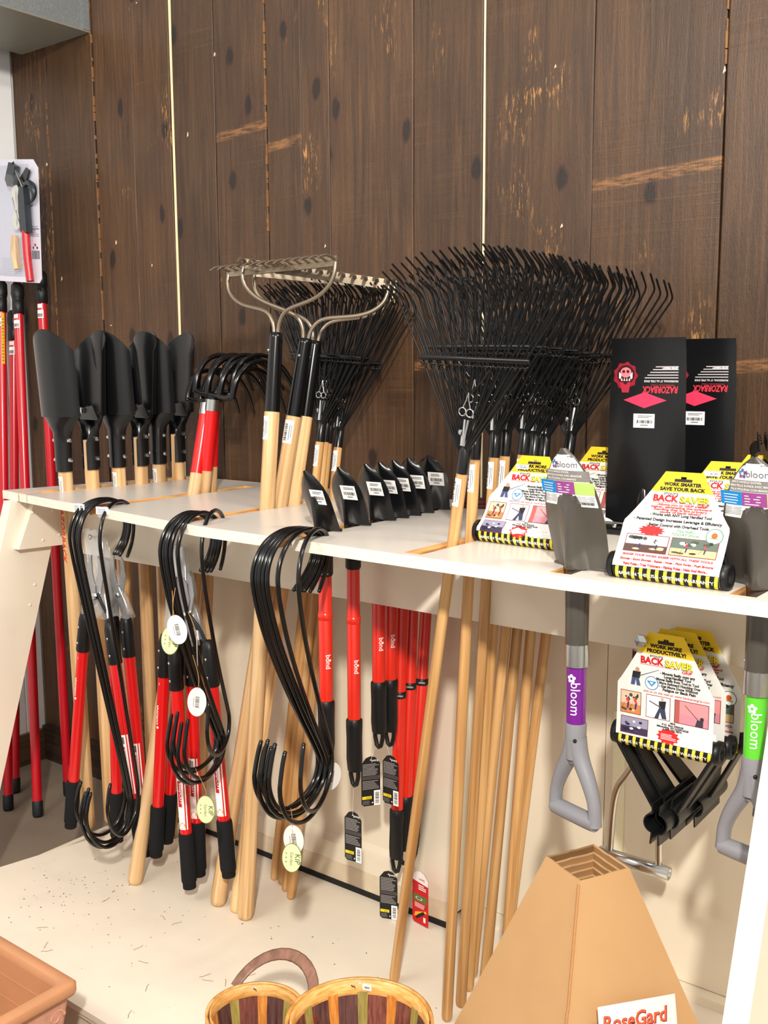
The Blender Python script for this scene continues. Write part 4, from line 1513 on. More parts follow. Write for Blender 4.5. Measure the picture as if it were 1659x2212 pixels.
def card_print(d, smart, vt):
    """vt = card length; u centred"""
    Y, K, R_, W_ = (236, 200, 40), (20, 18, 17), (196, 24, 28), (226, 224, 219)
    hw = lambda v: 0.095 if v < 0.55 * vt else 0.095 - (0.095 - 0.034) * ((v - 0.55 * vt) / (0.45 * vt)) ** 0.92
    # white body
    vs = [0.028 + (0.825 * vt - 0.028) * k / 18 for k in range(19)]
    for a, b in zip(vs, vs[1:]):
        d.poly([(-hw(a), a), (hw(a), a), (hw(b), b), (-hw(b), b)], W_, 0.0004)
    # yellow top with a hanging slot
    a, b, c, e = 0.825 * vt, 0.915 * vt, 0.96 * vt, vt
    d.poly([(-hw(a), a), (hw(a), a), (hw(b), b), (-hw(b), b)], Y, 0.0004)
    d.poly([(-hw(b), b), (-0.016, b), (-0.016, c), (-hw(c), c)], Y, 0.0004)
    d.poly([(0.016, b), (hw(b), b), (hw(c), c), (0.016, c)], Y, 0.0004)
    d.poly([(-hw(c), c), (hw(c), c), (hw(e), e), (-hw(e), e)], Y, 0.0004)
    d.poly([(-0.016, b + .004), (-0.006, b + .004), (-0.006, c), (-0.016, c)], (60, 48, 20), 0.0003)
    d.poly([(-0.016, b), (0.016, b), (0.016, c - .004), (-0.016, c - .004)], (46, 38, 24), 0.0003)
    d.poly([(-0.016, c - .004), (-0.005, c - .004), (-0.005, c), (-0.016, c)], Y, 0.0004)
    d.poly([(0.005, c - .004), (0.016, c - .004), (0.016, c), (0.005, c)], Y, 0.0004)
    la, lb = ('WORK SMARTER', 'SAVE YOUR BACK') if smart else ('WORK MORE', 'PRODUCTIVELY!')
    q_ = vt / 0.242
    d.text(la, 0, 0.880 * vt, 0.0098 * q_, K, 0.0009, 'C', 0.055, 0, 0, 0.068 if smart else 0.062)
    d.text(lb, 0.001, 0.838 * vt, 0.0098 * q_, K, 0.0009, 'C', 0.055, 0, 0, 0.082 if smart else 0.076)
    d.text("STOUT'S", -0.018, 0.800 * vt, 0.0052, K, 0.0009, 'C', 0.03, 0, 0, 0.026)
    d.text('BACK', -0.026, 0.742 * vt, 0.0185 * q_, R_, 0.0009, 'C', 0.045, 0, 0, 0.046)
    d.text('SAVER', 0.026, 0.738 * vt, 0.0185 * q_, K, 0.0008, 'C', 0.06, 0, 0, 0.055)
    d.text('SAVER', 0.026, 0.741 * vt, 0.0180 * q_, (250, 216, 40), 0.0011, 'C', 0.03, 0, 0, 0.053)
    for k in range(22):
        d.rect(-0.049 + .0033 * k, 0.728 * vt, -0.047 + .0033 * k, 0.734 * vt, R_, 0.0009)
    d.text('GRIP', 0.042, 0.706 * vt, 0.0078, R_, 0.0010, 'C', 0.03, 0, 0, 0.020)
    # hazard stripe hem
    d.rect(-0.095, 0.0, 0.095, 0.028, (26, 26, 26), 0.0004, 4, 10)
    for k in range(13):
        u = -0.092 + 0.0147 * k
        for j in range(6):
            s = .0006 * j
            d.poly([(u + s, 0.0005 + .0045 * j), (u + .0062 + s, 0.0005 + .0045 * j), (u + .0068 + s, .005 + .0045 * j), (u + .0006 + s, .005 + .0045 * j)], (240, 218, 60), 0.0007)
    d.text('MADE IN THE USA - LIFETIME WARRANTY', 0, 0.0125, 0.0088, (252, 252, 250), 0.0011, 'C', 0.02, 0, 0, 0.172)
    f = lambda t, v, s, c, w, u=0.0, al='C', b=0.05, sh=0.0: d.text(t, u, v * vt, s * q_, c, 0.0009, al, b, sh, 0, w)
    if smart:
        f('Paint Poles - Tree Trimmers - Fishing Poles - Nets And More...', .150, .0068, R_, .150)
        f('Shovels - Snow Shovels - Rakes - Hoes - Pitch Forks - Push Brooms', .192, .0068, R_, .166)
        f('MAKES YOUR WORK EASIER WITH ALL THESE TOOLS:', .236, .0062, (180, 50, 50), .162, sh=0.2)
        photo(d, -.083, .272 * vt, -.004, .435 * vt, (176, 172, 190), (84, 62, 58), 1, .0008)
        photo(d, .000, .272 * vt, .083, .435 * vt, (92, 104, 96), (206, 178, 132), 2, .0008)
        f('The NBC', .480, .0078, (40, 140, 60), .034, .022, 'C', .01, .25)
        f('TODAY Show', .450, .0078, (40, 140, 60), .050, .022, 'C', .01, .25)
        d.star(-.040, .475 * vt, .026, .011, (222, 44, 44), 13, .0009)
        f('Seen on', .470, .0060, (252, 236, 236), .024, -.040)
        d.disc(.072, .470 * vt, .015, (40, 120, 70), .0008, 20)
        d.disc(.072, .470 * vt, .0136, (252, 252, 250), .0010, 20)
        d.disc(.072, .478 * vt, .0055, (232, 96, 40), .0013, 12)
        d.rect(.064, .448 * vt, .080, .456 * vt, (90, 170, 90), .0013)
        f('- Better Control with Overhead Tools', .520, .0082, (40, 40, 40), .112, .004)
        f('- Patented Design Increases Leverage & Efficiency', .566, .0082, (40, 40, 40), .158, .002)
        f('- Works with ANY Long Handled Tool', .612, .0082, (40, 40, 40), .110, .006)
        for k, s in enumerate(('cause of back strain!', 'bending that is the primary', 'higher, eliminating the awkward', 'Allows you to GRIP a tool')):
            f(s, .640 + .0215 * k, .0062, (206, 60, 60), (.074, .096, .108, .086)[k], .004)
    else:
        photo(d, -.086, .135 * vt, -.030, .275 * vt, (150, 146, 170), (60, 52, 80), 6, .0008)
        photo(d, -.088, .300 * vt, -.046, .490 * vt, (236, 190, 160), (206, 130, 80), 2, .0008)
        photo(d, -.036, .300 * vt, .012, .490 * vt, (246, 244, 244), (246, 244, 244), 3, .0008)
        photo(d, .020, .300 * vt, .086, .490 * vt, (226, 146, 150), (206, 136, 150), 4, .0008)
        f('visit us on the web at: www.backsavergrip.com', .505, .0066, R_, .128, .022, 'C', .012, .2)
        d.star(.010, .175 * vt, .023, .016, (222, 44, 44), 12, .0009, .78)
        d.lines(-.004, .150 * vt, .026, .20 * vt, 4, (250, 226, 226), .0012, 2, .4)
        d.rect(.040, .128 * vt, .080, .205 * vt, (252, 252, 252), .0007)
        d.bars(.042, .132 * vt, .078, .20 * vt, seed=9, n=22)
        for k, s in enumerate(('1.800.752.7874', 'Milwaukee, WI 53209-0528', 'P.O. Box 090528', 'MDS')):
            f(s, .222 + .019 * k, .0052, (40, 40, 40), (.036, .062, .042, .010)[k], .018)
        for k, s in enumerate(('Fatigue or Back Pain', '- Get More Done Without', '- No More Awkward Hunching Over', '- Moves Easily from Tool to Tool', 'Long-Handled Tool', '- Mounts Easily onto any')):
            f(s, .540 + .0265 * k, .0074, (36, 36, 36), (.064, .076, .094, .086, .052, .068)[k], (.028, .026, .022, .022, .024, .024)[k])
        # little figure with a raised pole and a round seal
        d.poly([(-.068, .545 * vt), (-.060, .545 * vt), (-.057, .61 * vt), (-.066, .61 * vt)], (70, 82, 122), .0008)
        d.poly([(-.056, .545 * vt), (-.048, .545 * vt), (-.052, .61 * vt), (-.058, .61 * vt)], (70, 82, 122), .0009)
        d.poly([(-.066, .608 * vt), (-.050, .608 * vt), (-.048, .662 * vt), (-.064, .662 * vt)], (34, 34, 38), .0010)
        d.disc(-.055, .678 * vt, .0045, (190, 140, 110), .0011, 10)
        d.poly([(-.056, .622 * vt), (-.055, .617 * vt), (-.012, .702 * vt), (-.012, .705 * vt)], (60, 60, 60), .0012)
        d.disc(-.026, .585 * vt, .0135, (46, 112, 168), .0008, 18)
        d.disc(-.026, .585 * vt, .0120, (236, 244, 250), .0010, 18)
        d.poly([(-.036, .602 * vt), (-.016, .602 * vt), (-.026, .556 * vt)], (46, 130, 190), .0012)
        d.poly([(-.030, .594 * vt), (-.022, .594 * vt), (-.026, .572 * vt)], (236, 244, 250), .0014)


def grip_pack(M, label, grp, smart, path, arm, clamp_axis, sticker=False, bar=True):
    """black plastic auxiliary grip with its retail card; bar along local x at the origin"""
    t = thing('tool_grip_pack', label, 'tool grip', M=M, group=grp)
    fn, vt = path
    hw = lambda v: 0.095 if v < 0.55 * vt else 0.095 - (0.095 - 0.034) * ((v - 0.55 * vt) / (0.45 * vt)) ** 0.92
    vs = [0.912 * vt * k / 26 for k in range(27)]
    g = [[fn(hw(v) * (-1 + j / 3), v, 0.0) for j in range(7)] for v in vs]
    m = MB().sheet(g, 0.0006, WHITEP)
    for sg in (-1, 1):
        m.sheet([[fn(sg * (0.0165 + (hw(v) - 0.0165) * q), v, 0.0) for q in ((0, .5, 1) if sg > 0 else (1, .5, 0))] for v in (0.912 * vt, .935 * vt, .965 * vt)], 0.0006, WHITEP)
    m.sheet([[fn(hw(v) * (-1 + j / 3), v, 0.0) for j in range(7)] for v in (.962 * vt, .98 * vt, vt)], 0.0006, WHITEP)
    m.build('card', t)
    d = Decal(lambda u, v, h: fn(u, v, h + 0.0003))
    card_print(d, smart, vt)
    d.build('printed_card_face', t)
    if sticker:
        barcode_sticker(t, lambda u, v, h: fn(u, v, h + 0.0016), -0.044, 0.855 * vt, -0.012, 0.905 * vt, 5)
    m = MB().tube([(-0.100, 0, 0.022), (0.100, 0, 0.022)], 0.0195, BLACKP, 16)
    m.build('grip_bar', t)
    A = V(arm)
    ax = V(clamp_axis).normalized()
    for sg in (-1, 1):
        m = MB()
        n = 16
        ro, ri, ro2, ri2 = [], [], [], []
        for j in range(n):
            c, s = cos(2 * pi * j / n), sin(2 * pi * j / n)
            x0, x1 = sg * 0.097, sg * 0.107
            ro.append((x0, 0.0235 * c, 0.022 + 0.0235 * s))
            ro2.append((x1, 0.0225 * c, 0.022 + 0.0225 * s))
            ri2.append((x1, 0.012 * c, 0.022 + 0.012 * s))
            ri.append((sg * 0.085, 0.011 * c, 0.022 + 0.011 * s))
        m.loft([ro, ro2, ri2, ri], BLACKP, True, True, False)
        m.build('end_ring', t)
    o = V((0, 0, 0.022))
    C = o + A
    for sg in (-1, 1):
        p0 = o + V((sg * 0.100, 0, 0))
        p1 = C + V((sg * 0.024, 0, 0))
        m = MB()
        d_ = (p1 - p0).normalized()
        wv = ax * 0.026
        if abs(ax.dot(d_)) > 0.6:
            wv = V((0, 0, 0.024))
        tn = d_.cross(wv).normalized() * 0.0035
        pts = [p0 - wv * 0.8, p0 + wv * 0.8, p1 + wv * 1.25, p1 - wv * 1.25]
        m.hexa([q - tn for q in pts] + [q + tn for q in pts], BLACKP)
        rimA = MB()
        for q in (-1, 1):
            m.tube([p0 + wv * 0.8 * q, p1 + wv * 1.25 * q], 0.0042, BLACKP, 6)
        m.build('arm', t)
    # split pipe clamp
    L = 0.082
    e1 = V((1, 0, 0)) if abs(ax.x) < 0.7 else V((0, 0, 1))
    e2 = ax.cross(e1)
    if e2.dot(A) < 0:
        e2 = -e2
    for sg in (-1, 1):
        g = []
        for k in range(2):
            row = []
            for j in range(9):
                a = radians(-80 + 160 * j / 8)
                row.append(C + ax * (L * (2 * k - 1)) + sg * e1 * (0.0035 + 0.0195 * cos(a)) + e2 * (0.0195 * sin(a) + 0.012))
            row.append(row[-1] + e2 * 0.022 + sg * e1 * 0.0015)
            row.insert(0, row[0] - e2 * 0.018 + sg * e1 * 0.0015)
            g.append(row)
        m = MB().sheet(g, 0.003, BLACKP)
        for k in range(4):
            c = C + ax * (L * (-0.75 + 0.5 * k)) + e2 * 0.046 + sg * e1 * 0.0075
            m.sphere(c, 0.004, BLACKG, 6)
        m.build('clamp_half', t)
    return t


GP, GH = 'carded tool grips standing on the table', 'carded tool grips hanging on the bolt'
PA = card_path(52, 60, 74)
PB = card_path(34, 62, 76)
lay = (0, 0.20, 0.006)
T3 = lambda x, y, z, yaw=0: Matrix.Translation((x, y, z)) @ Matrix.Rotation(yaw, 4, 'Z')
grip_pack(T3(-0.668, 1.668, ZT, 0.0), 'largest card pack with yellow top and hazard stripe hem at the table front edge', GP, True, PA, (0, 0.15, 0.012), (0, 1, 0))
grip_pack(T3(-1.066, 1.845, ZT, -0.06), 'card pack with curled white card between the leaf rake handles and the grey shovel', GP, False, PB, (0, 0.14, 0.012), (0, 1, 0), True)
grip_pack(T3(-1.03, 2.11, ZT, 0.0), 'card pack standing at the back, its yellow top showing behind the grey shovel blade', GP, False, PA, (0, 0.10, 0.012), (0, 1, 0))
grip_pack(T3(-0.672, 1.905, ZT, 0.02), 'card pack with a price sticker, half hidden behind the largest front pack', GP, True, PA, (0, 0.10, 0.012), (0, 1, 0), True)
grip_pack(T3(-0.662, 2.09, ZT, 0.02), 'rearmost card pack at right with its open black clamp ring sticking up', GP, True, PA, (-0.012, 0.085, 0.152), (-0.33, 1, 0.06))
PH = card_path(84, 90, 92, -60, 8, 0.0222, 0.212)
for k, (y, dx, sm, lb) in enumerate(((1.812, 0.0, False, 'front card pack hanging on the bolt under the table, clamp pointing down'),
                                     (1.852, 0.006, False, 'second card pack on the bolt, just behind the front one'),
                                     (1.89, 0.012, True, 'rear card pack on the bolt, nearest to the apron'))):
    if k < 2:
        grip_pack(T3(-0.718 + dx, y, 0.889, 0.0 + 0.03 * k), lb, GH, sm, PH, (-0.004, 0.045, -0.145), (0, 1, -0.05))
    else:
        grip_pack(T3(-0.700, 1.898, 0.885, 0.05), lb, GH, sm, PH, (0, 0.085, -0.145), (0, 1, -0.05))


# ================================================================== HANGING S-HOOKS
def hook(M, yz_pts, label, grp, r=0.0052, tape=None):
    """yz_pts: path in the plane x=0 relative to the thing's origin"""
    t = thing('garden_hook', label, 'hook', M=M, group=grp)
    q = s_path([(0, y, z) for y, z in yz_pts])
    n = len(q)
    rs = [r] * n
    for i in range(5):
        rs[i] *= 0.75 + 0.05 * i
        rs[-1 - i] *= 0.75 + 0.05 * i
    MB().tube(q, rs, BLACKG, 8).build('rod', t)
    for e in (q[0], q[-1]):
        MB().sphere(e, r * 1.0, BLACKG, 8).build('end_cap', t)
    if tape is not None:
        p = q[int(n * tape)]
        d = Decal(quad(p + V((-0.008, -0.0065, -0.008)), p + V((0.02, -0.010, -0.008)), p + V((-0.008, -0.0065, 0.010))))
        d.rect(-0.022, -0.002, 0.020, 0.018, (246, 246, 246))
        d.lines(-0.018, 0.001, 0.016, 0.015, 3, (150, 150, 170), 0.0006, 3)
        d.build('tape_flag', t)
    return t


# first slot group: path given around the table edge (y,z world), x offsets per hook
def hook_group(x0, base, offs, labels, grp, tapes=()):
    for k, ((dx, dy, dz, yaw, stretch), lb) in enumerate(zip(offs, labels)):
        pts = [(y - base[2][0], z - ZT) for y, z in base]
        stretch *= {-2.312: 0.99, -1.908: 0.965, -1.538: 0.955}[x0]
        pts = [(p[0], (p[1] if p[1] > -0.2 else p[1] * stretch)) for p in pts]
        hook(T3(x0 + dx, base[2][0] + dy, ZT + dz, yaw), pts, lb, grp, tape=(0.30 if k in tapes else None))


g1 = [(1.768, 1.112), (1.795, 1.145), (1.810, 1.195), (1.795, 1.252), (1.735, 1.275), (1.665, 1.255), (1.632, 1.195), (1.638, 1.13), (1.662, 1.0), (1.715, 0.72), (1.768, 0.44), (1.776, 0.38), (1.752, 0.305), (1.690, 0.275), (1.635, 0.315), (1.610, 0.385), (1.622, 0.44), (1.632, 0.462)]
hook_group(-2.312, g1, [(-0.004, 0.0, -0.002, -0.10, 0.985), (0.003, 0.002, -0.001, -0.04, 1.02), (0.010, 0.003, -0.002, 0.0, 1.0), (0.017, 0.0, -0.003, 0.03, 1.01), (0.028, 0.004, -0.004, 0.36, 0.96)],
           ['black hook at the far left of the first hook cluster, tape flag on its bend', 'second black hook from the left in the first cluster', 'middle black hook of the five in the first cluster', 'fourth black hook from the left in the first cluster', 'rightmost black hook of the first cluster, looping clear of the others'],
           'black steel hooks over the second slot', (0, 1, 4))
g2 = [(1.715, 1.122), (1.738, 1.148), (1.757, 1.195), (1.748, 1.250), (1.690, 1.278), (1.628, 1.258), (1.594, 1.205), (1.598, 1.145), (1.618, 1.04), (1.672, 0.86), (1.735, 0.70), (1.752, 0.655), (1.735, 0.60), (1.672, 0.575), (1.618, 0.602), (1.592, 0.665), (1.605, 0.725), (1.612, 0.752)]
hook_group(-1.908, g2, [(0.004, 0.0, -0.002, -0.08, 1.0), (0.010, 0.002, -0.003, -0.04, 1.04), (0.016, 0.0, -0.001, 0.0, 0.98), (0.022, 0.002, -0.002, 0.04, 1.03), (0.030, 0.004, 0.0, 0.12, 1.01), (0.038, 0.012, 0.006, 0.45, 0.92)],
           ['leftmost black hook of the second cluster', 'second black hook from the left in the second cluster', 'third black hook from the left in the second cluster', 'fourth black hook from the left in the second cluster', 'fifth black hook from the left in the second cluster', 'rightmost black hook of the second cluster, standing up highest on the board'],
           'black steel hooks over the third slot')
g3 = [(1.640, 1.138), (1.668, 1.160), (1.704, 1.205), (1.698, 1.258), (1.632, 1.282), (1.556, 1.262), (1.516, 1.205), (1.522, 1.14), (1.556, 1.02), (1.628, 0.86), (1.694, 0.74), (1.712, 0.695), (1.690, 0.635), (1.612, 0.600), (1.540, 0.630), (1.506, 0.70), (1.520, 0.765), (1.532, 0.795)]
hook_group(-1.538, g3, [(0.022, 0.0, -0.004, -0.06, 1.0), (0.029, 0.002, -0.003, -0.04, 1.03), (0.035, 0.001, -0.002, -0.02, 0.99), (0.041, 0.002, -0.003, 0.0, 1.02), (0.047, 0.002, -0.002, 0.03, 1.0), (0.054, 0.004, -0.002, 0.14, 1.03), (0.060, 0.008, 0.0, 0.36, 0.98)],
           ['leftmost black hook of the third cluster', 'second black hook from the left in the third cluster', 'third black hook from the left in the third cluster', 'fourth black hook from the left in the third cluster', 'fifth black hook from the left in the third cluster', 'sixth black hook from the left in the third cluster', 'rightmost black hook of the third cluster, its bend clear of the rest'],
           'black steel hooks over the fourth slot')


# ================================================================== OVAL TAGS
def oval_tag(c, yaw, roll, kind, label, string_to, grp, tilt=0.0, s=1.0):
    M = Matrix.Translation(c) @ Matrix.Rotation(yaw, 4, 'Z') @ Matrix.Rotation(tilt, 4, 'X') @ Matrix.Rotation(roll, 4, 'Y')
    t = thing('hang_tag', label, 'tag', M=M, group=grp)
    a, b = 0.0235 * s, 0.036 * s
    n = 28
    poly = [(a * cos(2 * pi * j / n), b * sin(2 * pi * j / n)) for j in range(n)]
    face = ink((232, 240, 176)) if kind == 'green' else WHITEP
    MB().prism(poly, lambda u, v, d: (u, d, v), 0, 0.0008, P('tag_rim', (120, 140, 80), rough=0.6) if kind == 'green' else face).build('oval', t)
    d = Decal(lambda u, v, h: V((u, -h, v)))
    if kind == 'green':
        d.poly([(u * .94, v * .96) for u, v in poly], (232, 240, 178))
        d.text('KIP', 0.0075, -0.002, 0.0175, (70, 84, 50), rot=-pi / 2, h=0.0006)
        d.text('Garden', -0.0035, -0.002, 0.0105, (96, 110, 70), rot=-pi / 2, h=0.0006)
        for k in range(3):
            d.disc(-0.0125, 0.010 - 0.010 * k, 0.0015, (60, 72, 44), 0.0006, 6)
    else:
        d.bars(-0.004, -0.014, 0.006, 0.014, (120, 120, 120), 0.0005, 7, 12, 'v')
        d.rect(-0.0085, -0.012, -0.007, 0.010, (160, 160, 160), 0.0005)
    d.build('printed_tag_face', t)
    p = M.inverted() @ V(string_to)
    MB().tube(s_path([(0, 0.0004, b * 0.86), (0.004, -0.004, b * 0.86 + (p.z - b * .86) * 0.5), p], 2), 0.0007, STRING, 5).build('string', t)
    return t


GT = 'oval tags tied to the hooks'
oval_tag((-1.878, 1.585, 0.972), 0.45, 0.12, 'green', 'pale green oval tag high on the left of the second hook cluster', (-1.888, 1.605, 1.09), GT)
oval_tag((-1.836, 1.572, 1.008), 0.6, -0.2, 'white', 'white oval tag with barcode overlapping the pale green one', (-1.87, 1.60, 1.10), GT)
oval_tag((-1.80, 1.60, 0.955), -0.75, -0.08, 'white', 'white oval tag seen nearly edge on beside the second hook cluster', (-1.85, 1.62, 1.04), GT)
oval_tag((-1.795, 1.59, 0.833), 0.5, 0.1, 'white', 'white oval tag with barcode halfway down the second hook cluster', (-1.85, 1.63, 0.93), GT)
oval_tag((-1.787, 1.60, 0.561), 0.5, 0.03, 'green', 'pale green oval tag dangling below the second hook cluster', (-1.87, 1.645, 0.63), GT)
oval_tag((-1.462, 1.555, 0.553), 0.5, 0.06, 'green', 'pale green oval tag dangling below the third hook cluster', (-1.49, 1.575, 0.635), GT, 0.0, 0.95)
oval_tag((-1.463, 1.563, 0.592), 0.6, -0.1, 'white', 'white oval tag just behind the lowest pale green one', (-1.49, 1.585, 0.65), GT, 0.0, 0.95)
oval_tag((-1.50, 1.735, 0.672), 0.9, 0.15, 'white', 'white oval tag behind the lower bends of the third hook cluster', (-1.495, 1.70, 0.74), GT, 0.1)


# ================================================================== LOPPERS
def lopper(label, nail, handles, grp, word=(True, False), lab=(False, True), dr=0.0):
    """handles: two (socket_top, grip_bottom) world point pairs"""
    base = V((sum(h[1][0] for h in handles) / 2, handles[0][1][1], min(h[1][2] for h in handles)))
    t = thing('lopper', label, 'lopper', tuple(base), grp)
    piv = (V(handles[0][0]) + V(handles[1][0])) / 2 + V((0, 0, 0.065))
    for i, (a, b) in enumerate(handles):
        a, b = V(a), V(b)
        L = (a - b).length
        M = Matrix.Translation(-base) @ pose(b, a, 0)
        R = lambda mb, nm: _place(mb, nm, t, M)
        m = MB().lathe([(0.0185, 0), (0.0185, 0.016), (0.0205, 0.018), (0.0215, 0.022), (0.0215, 0.155), (0.0195, 0.16)], FOAM, 16)
        R(m, 'foam_grip')
        R(MB().lathe([(0.0168, 0.15), (0.0168, L - 0.115)], RED, 16), 'tube')
        m = MB().lathe([(0.0195, L - 0.122), (0.0205, L - 0.118), (0.0185, L - 0.02), (0.014, L), (0.008, L + 0.004)], BLACKP, 14)
        R(m, 'socket')
        for z in (L - 0.095, L - 0.045):
            R(MB().sphere((-0.003 if i == 0 else 0.004, -0.0195, z), (0.0042, 0.0025, 0.0042), CHROME, 8), 'rivet')
        # steel tang up to the pivot
        m = MB()
        p0, p1 = a - V((0, 0, 0.02)) - base, piv - base
        m.tube([p0, (p0 + p1) / 2 + V((0, 0, 0.01)), p1], [0.011, 0.013, 0.015], BLACKM, 8, flat=0.28, up=(0, 1, 0))
        m.build('tang', t)
        if word[i]:
            d = Decal(on_tube(0.0169, -pi / 2 + 0.15 + dr))
            d.text('CORONA', 0, L - 0.235, 0.0105, (252, 236, 236), rot=pi / 2, bold=0.03, width=0.060)
            d.star(-0.0005, L - 0.272, .0045, .0045, (252, 236, 236), 8)
            d.rect(-0.0015, L - 0.145, 0.0, L - 0.138, (250, 220, 220))
            d.poly([(-0.011, 0.165), (-0.010, 0.165), (-0.010, 0.21), (-0.011, 0.21)], (250, 200, 190))
            R(d.mb, 'printed_lettering')
        if lab[i]:
            d = Decal(on_tube(0.0169, -pi / 2 + 0.25 + dr))
            z0, z1 = 0.175, 0.35
            d.rect(-0.013, z0, 0.010, z1, (250, 247, 244), 0.0003, 5, 1)
            d.rect(-0.0075, z1 - 0.11, 0.004, z1 - 0.035, (196, 28, 30), 0.0006, 3, 1)
            d.text('EasyCUT', -0.0005, z1 - 0.072, 0.0085, (252, 246, 246), 0.0009, 'C', 0.02, 0.1, -pi / 2, 0.062)
            d.lines(-0.011, z0 + 0.03, 0.006, z0 + 0.05, 6, (170, 170, 170), 0.0006, 3)
            d.bars(-0.010, z1 - 0.026, 0.006, z1 - 0.006, seed=6)
            d.disc(0.001, z0 + 0.012, 0.009, (230, 160, 60), 0.0006, 12)
            d.rect(0.0135, z0, 0.017, z1, (250, 247, 244), 0.0003, 2, 1)
            R(d.mb, 'printed_label')
    # blades and clear sleeve
    m = MB()
    q = piv - base
    for sg in (-1, 1):
        poly = [(0.0, -0.012), (0.020 * sg, 0.01), (0.034 * sg, 0.06), (0.026 * sg, 0.105), (0.012 * sg, 0.12), (0.012 * sg, 0.07), (0.0, 0.03)]
        if sg < 0:
            poly = poly[::-1]
        m.prism(poly, lambda u, v, d: q + V((u, d * sg, v)), 0, 0.004, P('blade_steel', (170, 172, 174), rough=0.3, metal=0.7))
    m.build('blade', t)
    m = MB()
    m.lathe([(0, 0), (0.010, 0), (0.010, 0.006), (0.0, 0.008)], CHROME, 6, False, M=Matrix.Translation(q + V((0, -0.006, 0))) @ Matrix.Rotation(pi / 2, 4, 'X'))
    m.build('pivot_bolt', t)
    rr = random.Random(int(base.x * 100))
    rings = []
    nz = V(nail) - base
    for k in range(12):
        f = k / 11
        z = -0.06 + f * (nz.z - q.z + 0.085)
        w = 0.062 - 0.018 * f + 0.007 * sin(f * 7 + 1)
        c = q + (nz - q) * V((f, f, 0)) + V((0, 0, z)) if False else V((q.x + (nz.x - q.x) * f, q.y + (nz.y - q.y) * max(0, f * 0.9), q.z + z))
        th = 0.020 * (1 - f) ** 0.8 + 0.003
        rings.append([c + V((w * cos(2 * pi * j / 18), th * sin(2 * pi * j / 18) * (1 + 0.25 * sin(3 * j + 4 * f)), 0.004 * sin(2.3 * j))) for j in range(18)])
    m = MB().loft(rings, CLEAR, True, True, False)
    m.build('clear_sleeve', t)
    return t


def _place(mb, nm, t, M):
    o = mb.build(nm, t)
    o.matrix_local = M
    return o


GL = 'red loppers hanging from the apron'
n1, n2 = (-2.56, 1.885, 1.116), (-2.20, 1.885, 1.108)
lopper('front lopper of the left pair, red tubes and black foam grips spread widest', n1, [((-2.522, 1.81, 0.905), (-2.637, 1.80, 0.202)), ((-2.395, 1.80, 0.895), (-2.290, 1.80, 0.225))], GL, (True, False), (False, True))
lopper('rear lopper of the left pair, grips hanging between those of the front one', n1, [((-2.447, 1.855, 0.892), (-2.478, 1.855, 0.180)), ((-2.405, 1.865, 0.900), (-2.345, 1.865, 0.170))], GL, (True, False), (False, True))
lopper('lopper right of the slanting wooden handle with a white logo on its left tube', n2, [((-2.168, 1.815, 0.892), (-2.247, 1.815, 0.218)), ((-1.995, 1.815, 0.90), (-1.942, 1.815, 0.250))], GL, (True, False), (False, True))
lopper('lopper with closed arms in the middle of the right trio, hanging lowest', n2, [((-2.106, 1.79, 0.875), (-2.075, 1.79, 0.185)), ((-2.09, 1.835, 0.880), (-2.085, 1.835, 0.200))], GL, (False, False), (True, True))
lopper('rear lopper of the right trio, mostly hidden, its grips showing behind the others', n2, [((-2.165, 1.87, 0.885), (-2.262, 1.87, 0.235)), ((-2.11, 1.875, 0.88), (-2.185, 1.875, 0.235))], GL, (False, False), (False, False))


# ================================================================== POLE PRUNERS AT THE LEFT WALL
def pole(foot, top, label, grp, seed, upper=0.0, yellow=False):
    L = (V(top) - V(foot)).length
    t = thing('pruner_pole', label, 'pole', M=pose(foot, top, 0.35), group=grp)
    MB().lathe([(0.0, 0), (0.017, 0.001), (0.0195, 0.008), (0.0195, 0.055), (0.018, 0.058)], P('pole_cap', (18, 20, 26), rough=0.6), 14).build('foot_cap', t)
    MB().lathe([(0.0172, 0.05), (0.0172, L - 0.06)], REDP, 16).build('tube', t)
    m = MB()
    zc = L - 0.12
    n = 20
    prof = [(0.0185, zc), (0.0215, zc + 0.003), (0.0215, zc + 0.05), (0.0195, zc + 0.054), (0.0215, zc + 0.058), (0.024, zc + 0.075), (0.0225, zc + 0.108), (0.016, zc + 0.118)]
    rings = [[(r * (1 + 0.05 * (j % 2)) * cos(2 * pi * j / n), r * (1 + 0.05 * (j % 2)) * sin(2 * pi * j / n), z) for j in range(n)] for r, z in prof]
    m.loft(rings, BLACKP)
    m.build('lock_collar', t)
    if upper:
        MB().lathe([(0.0145, L - 0.02), (0.0145, L + upper)], REDP, 14).build('inner_tube', t)
    d = Decal(on_tube(0.0173, -pi / 2))
    d.rect(-0.014, zc - 0.055, 0.014, zc - 0.025, (246, 245, 244), 0.0003, 5, 1)
    d.bars(-0.011, zc - 0.051, 0.011, zc - 0.038, seed=seed)
    d.rect(-0.009, zc - 0.018, 0.009, zc - 0.004, (246, 245, 244), 0.0003, 4, 1)
    d.text('C', 0, zc - 0.015, 0.008, (60, 60, 60), 0.0006)
    d.build('price_sticker', t)
    if yellow:
        d = Decal(on_tube(0.0173, -pi / 2 + 1.0))
        d.rect(-0.006, zc - 0.20, 0.006, zc - 0.005, (226, 180, 30), 0.0003, 3, 1)
        d.lines(-0.004, zc - 0.19, 0.004, zc - 0.02, 14, (150, 110, 20), 0.0006, 4)
        d.build('warning_label', t)
    return t


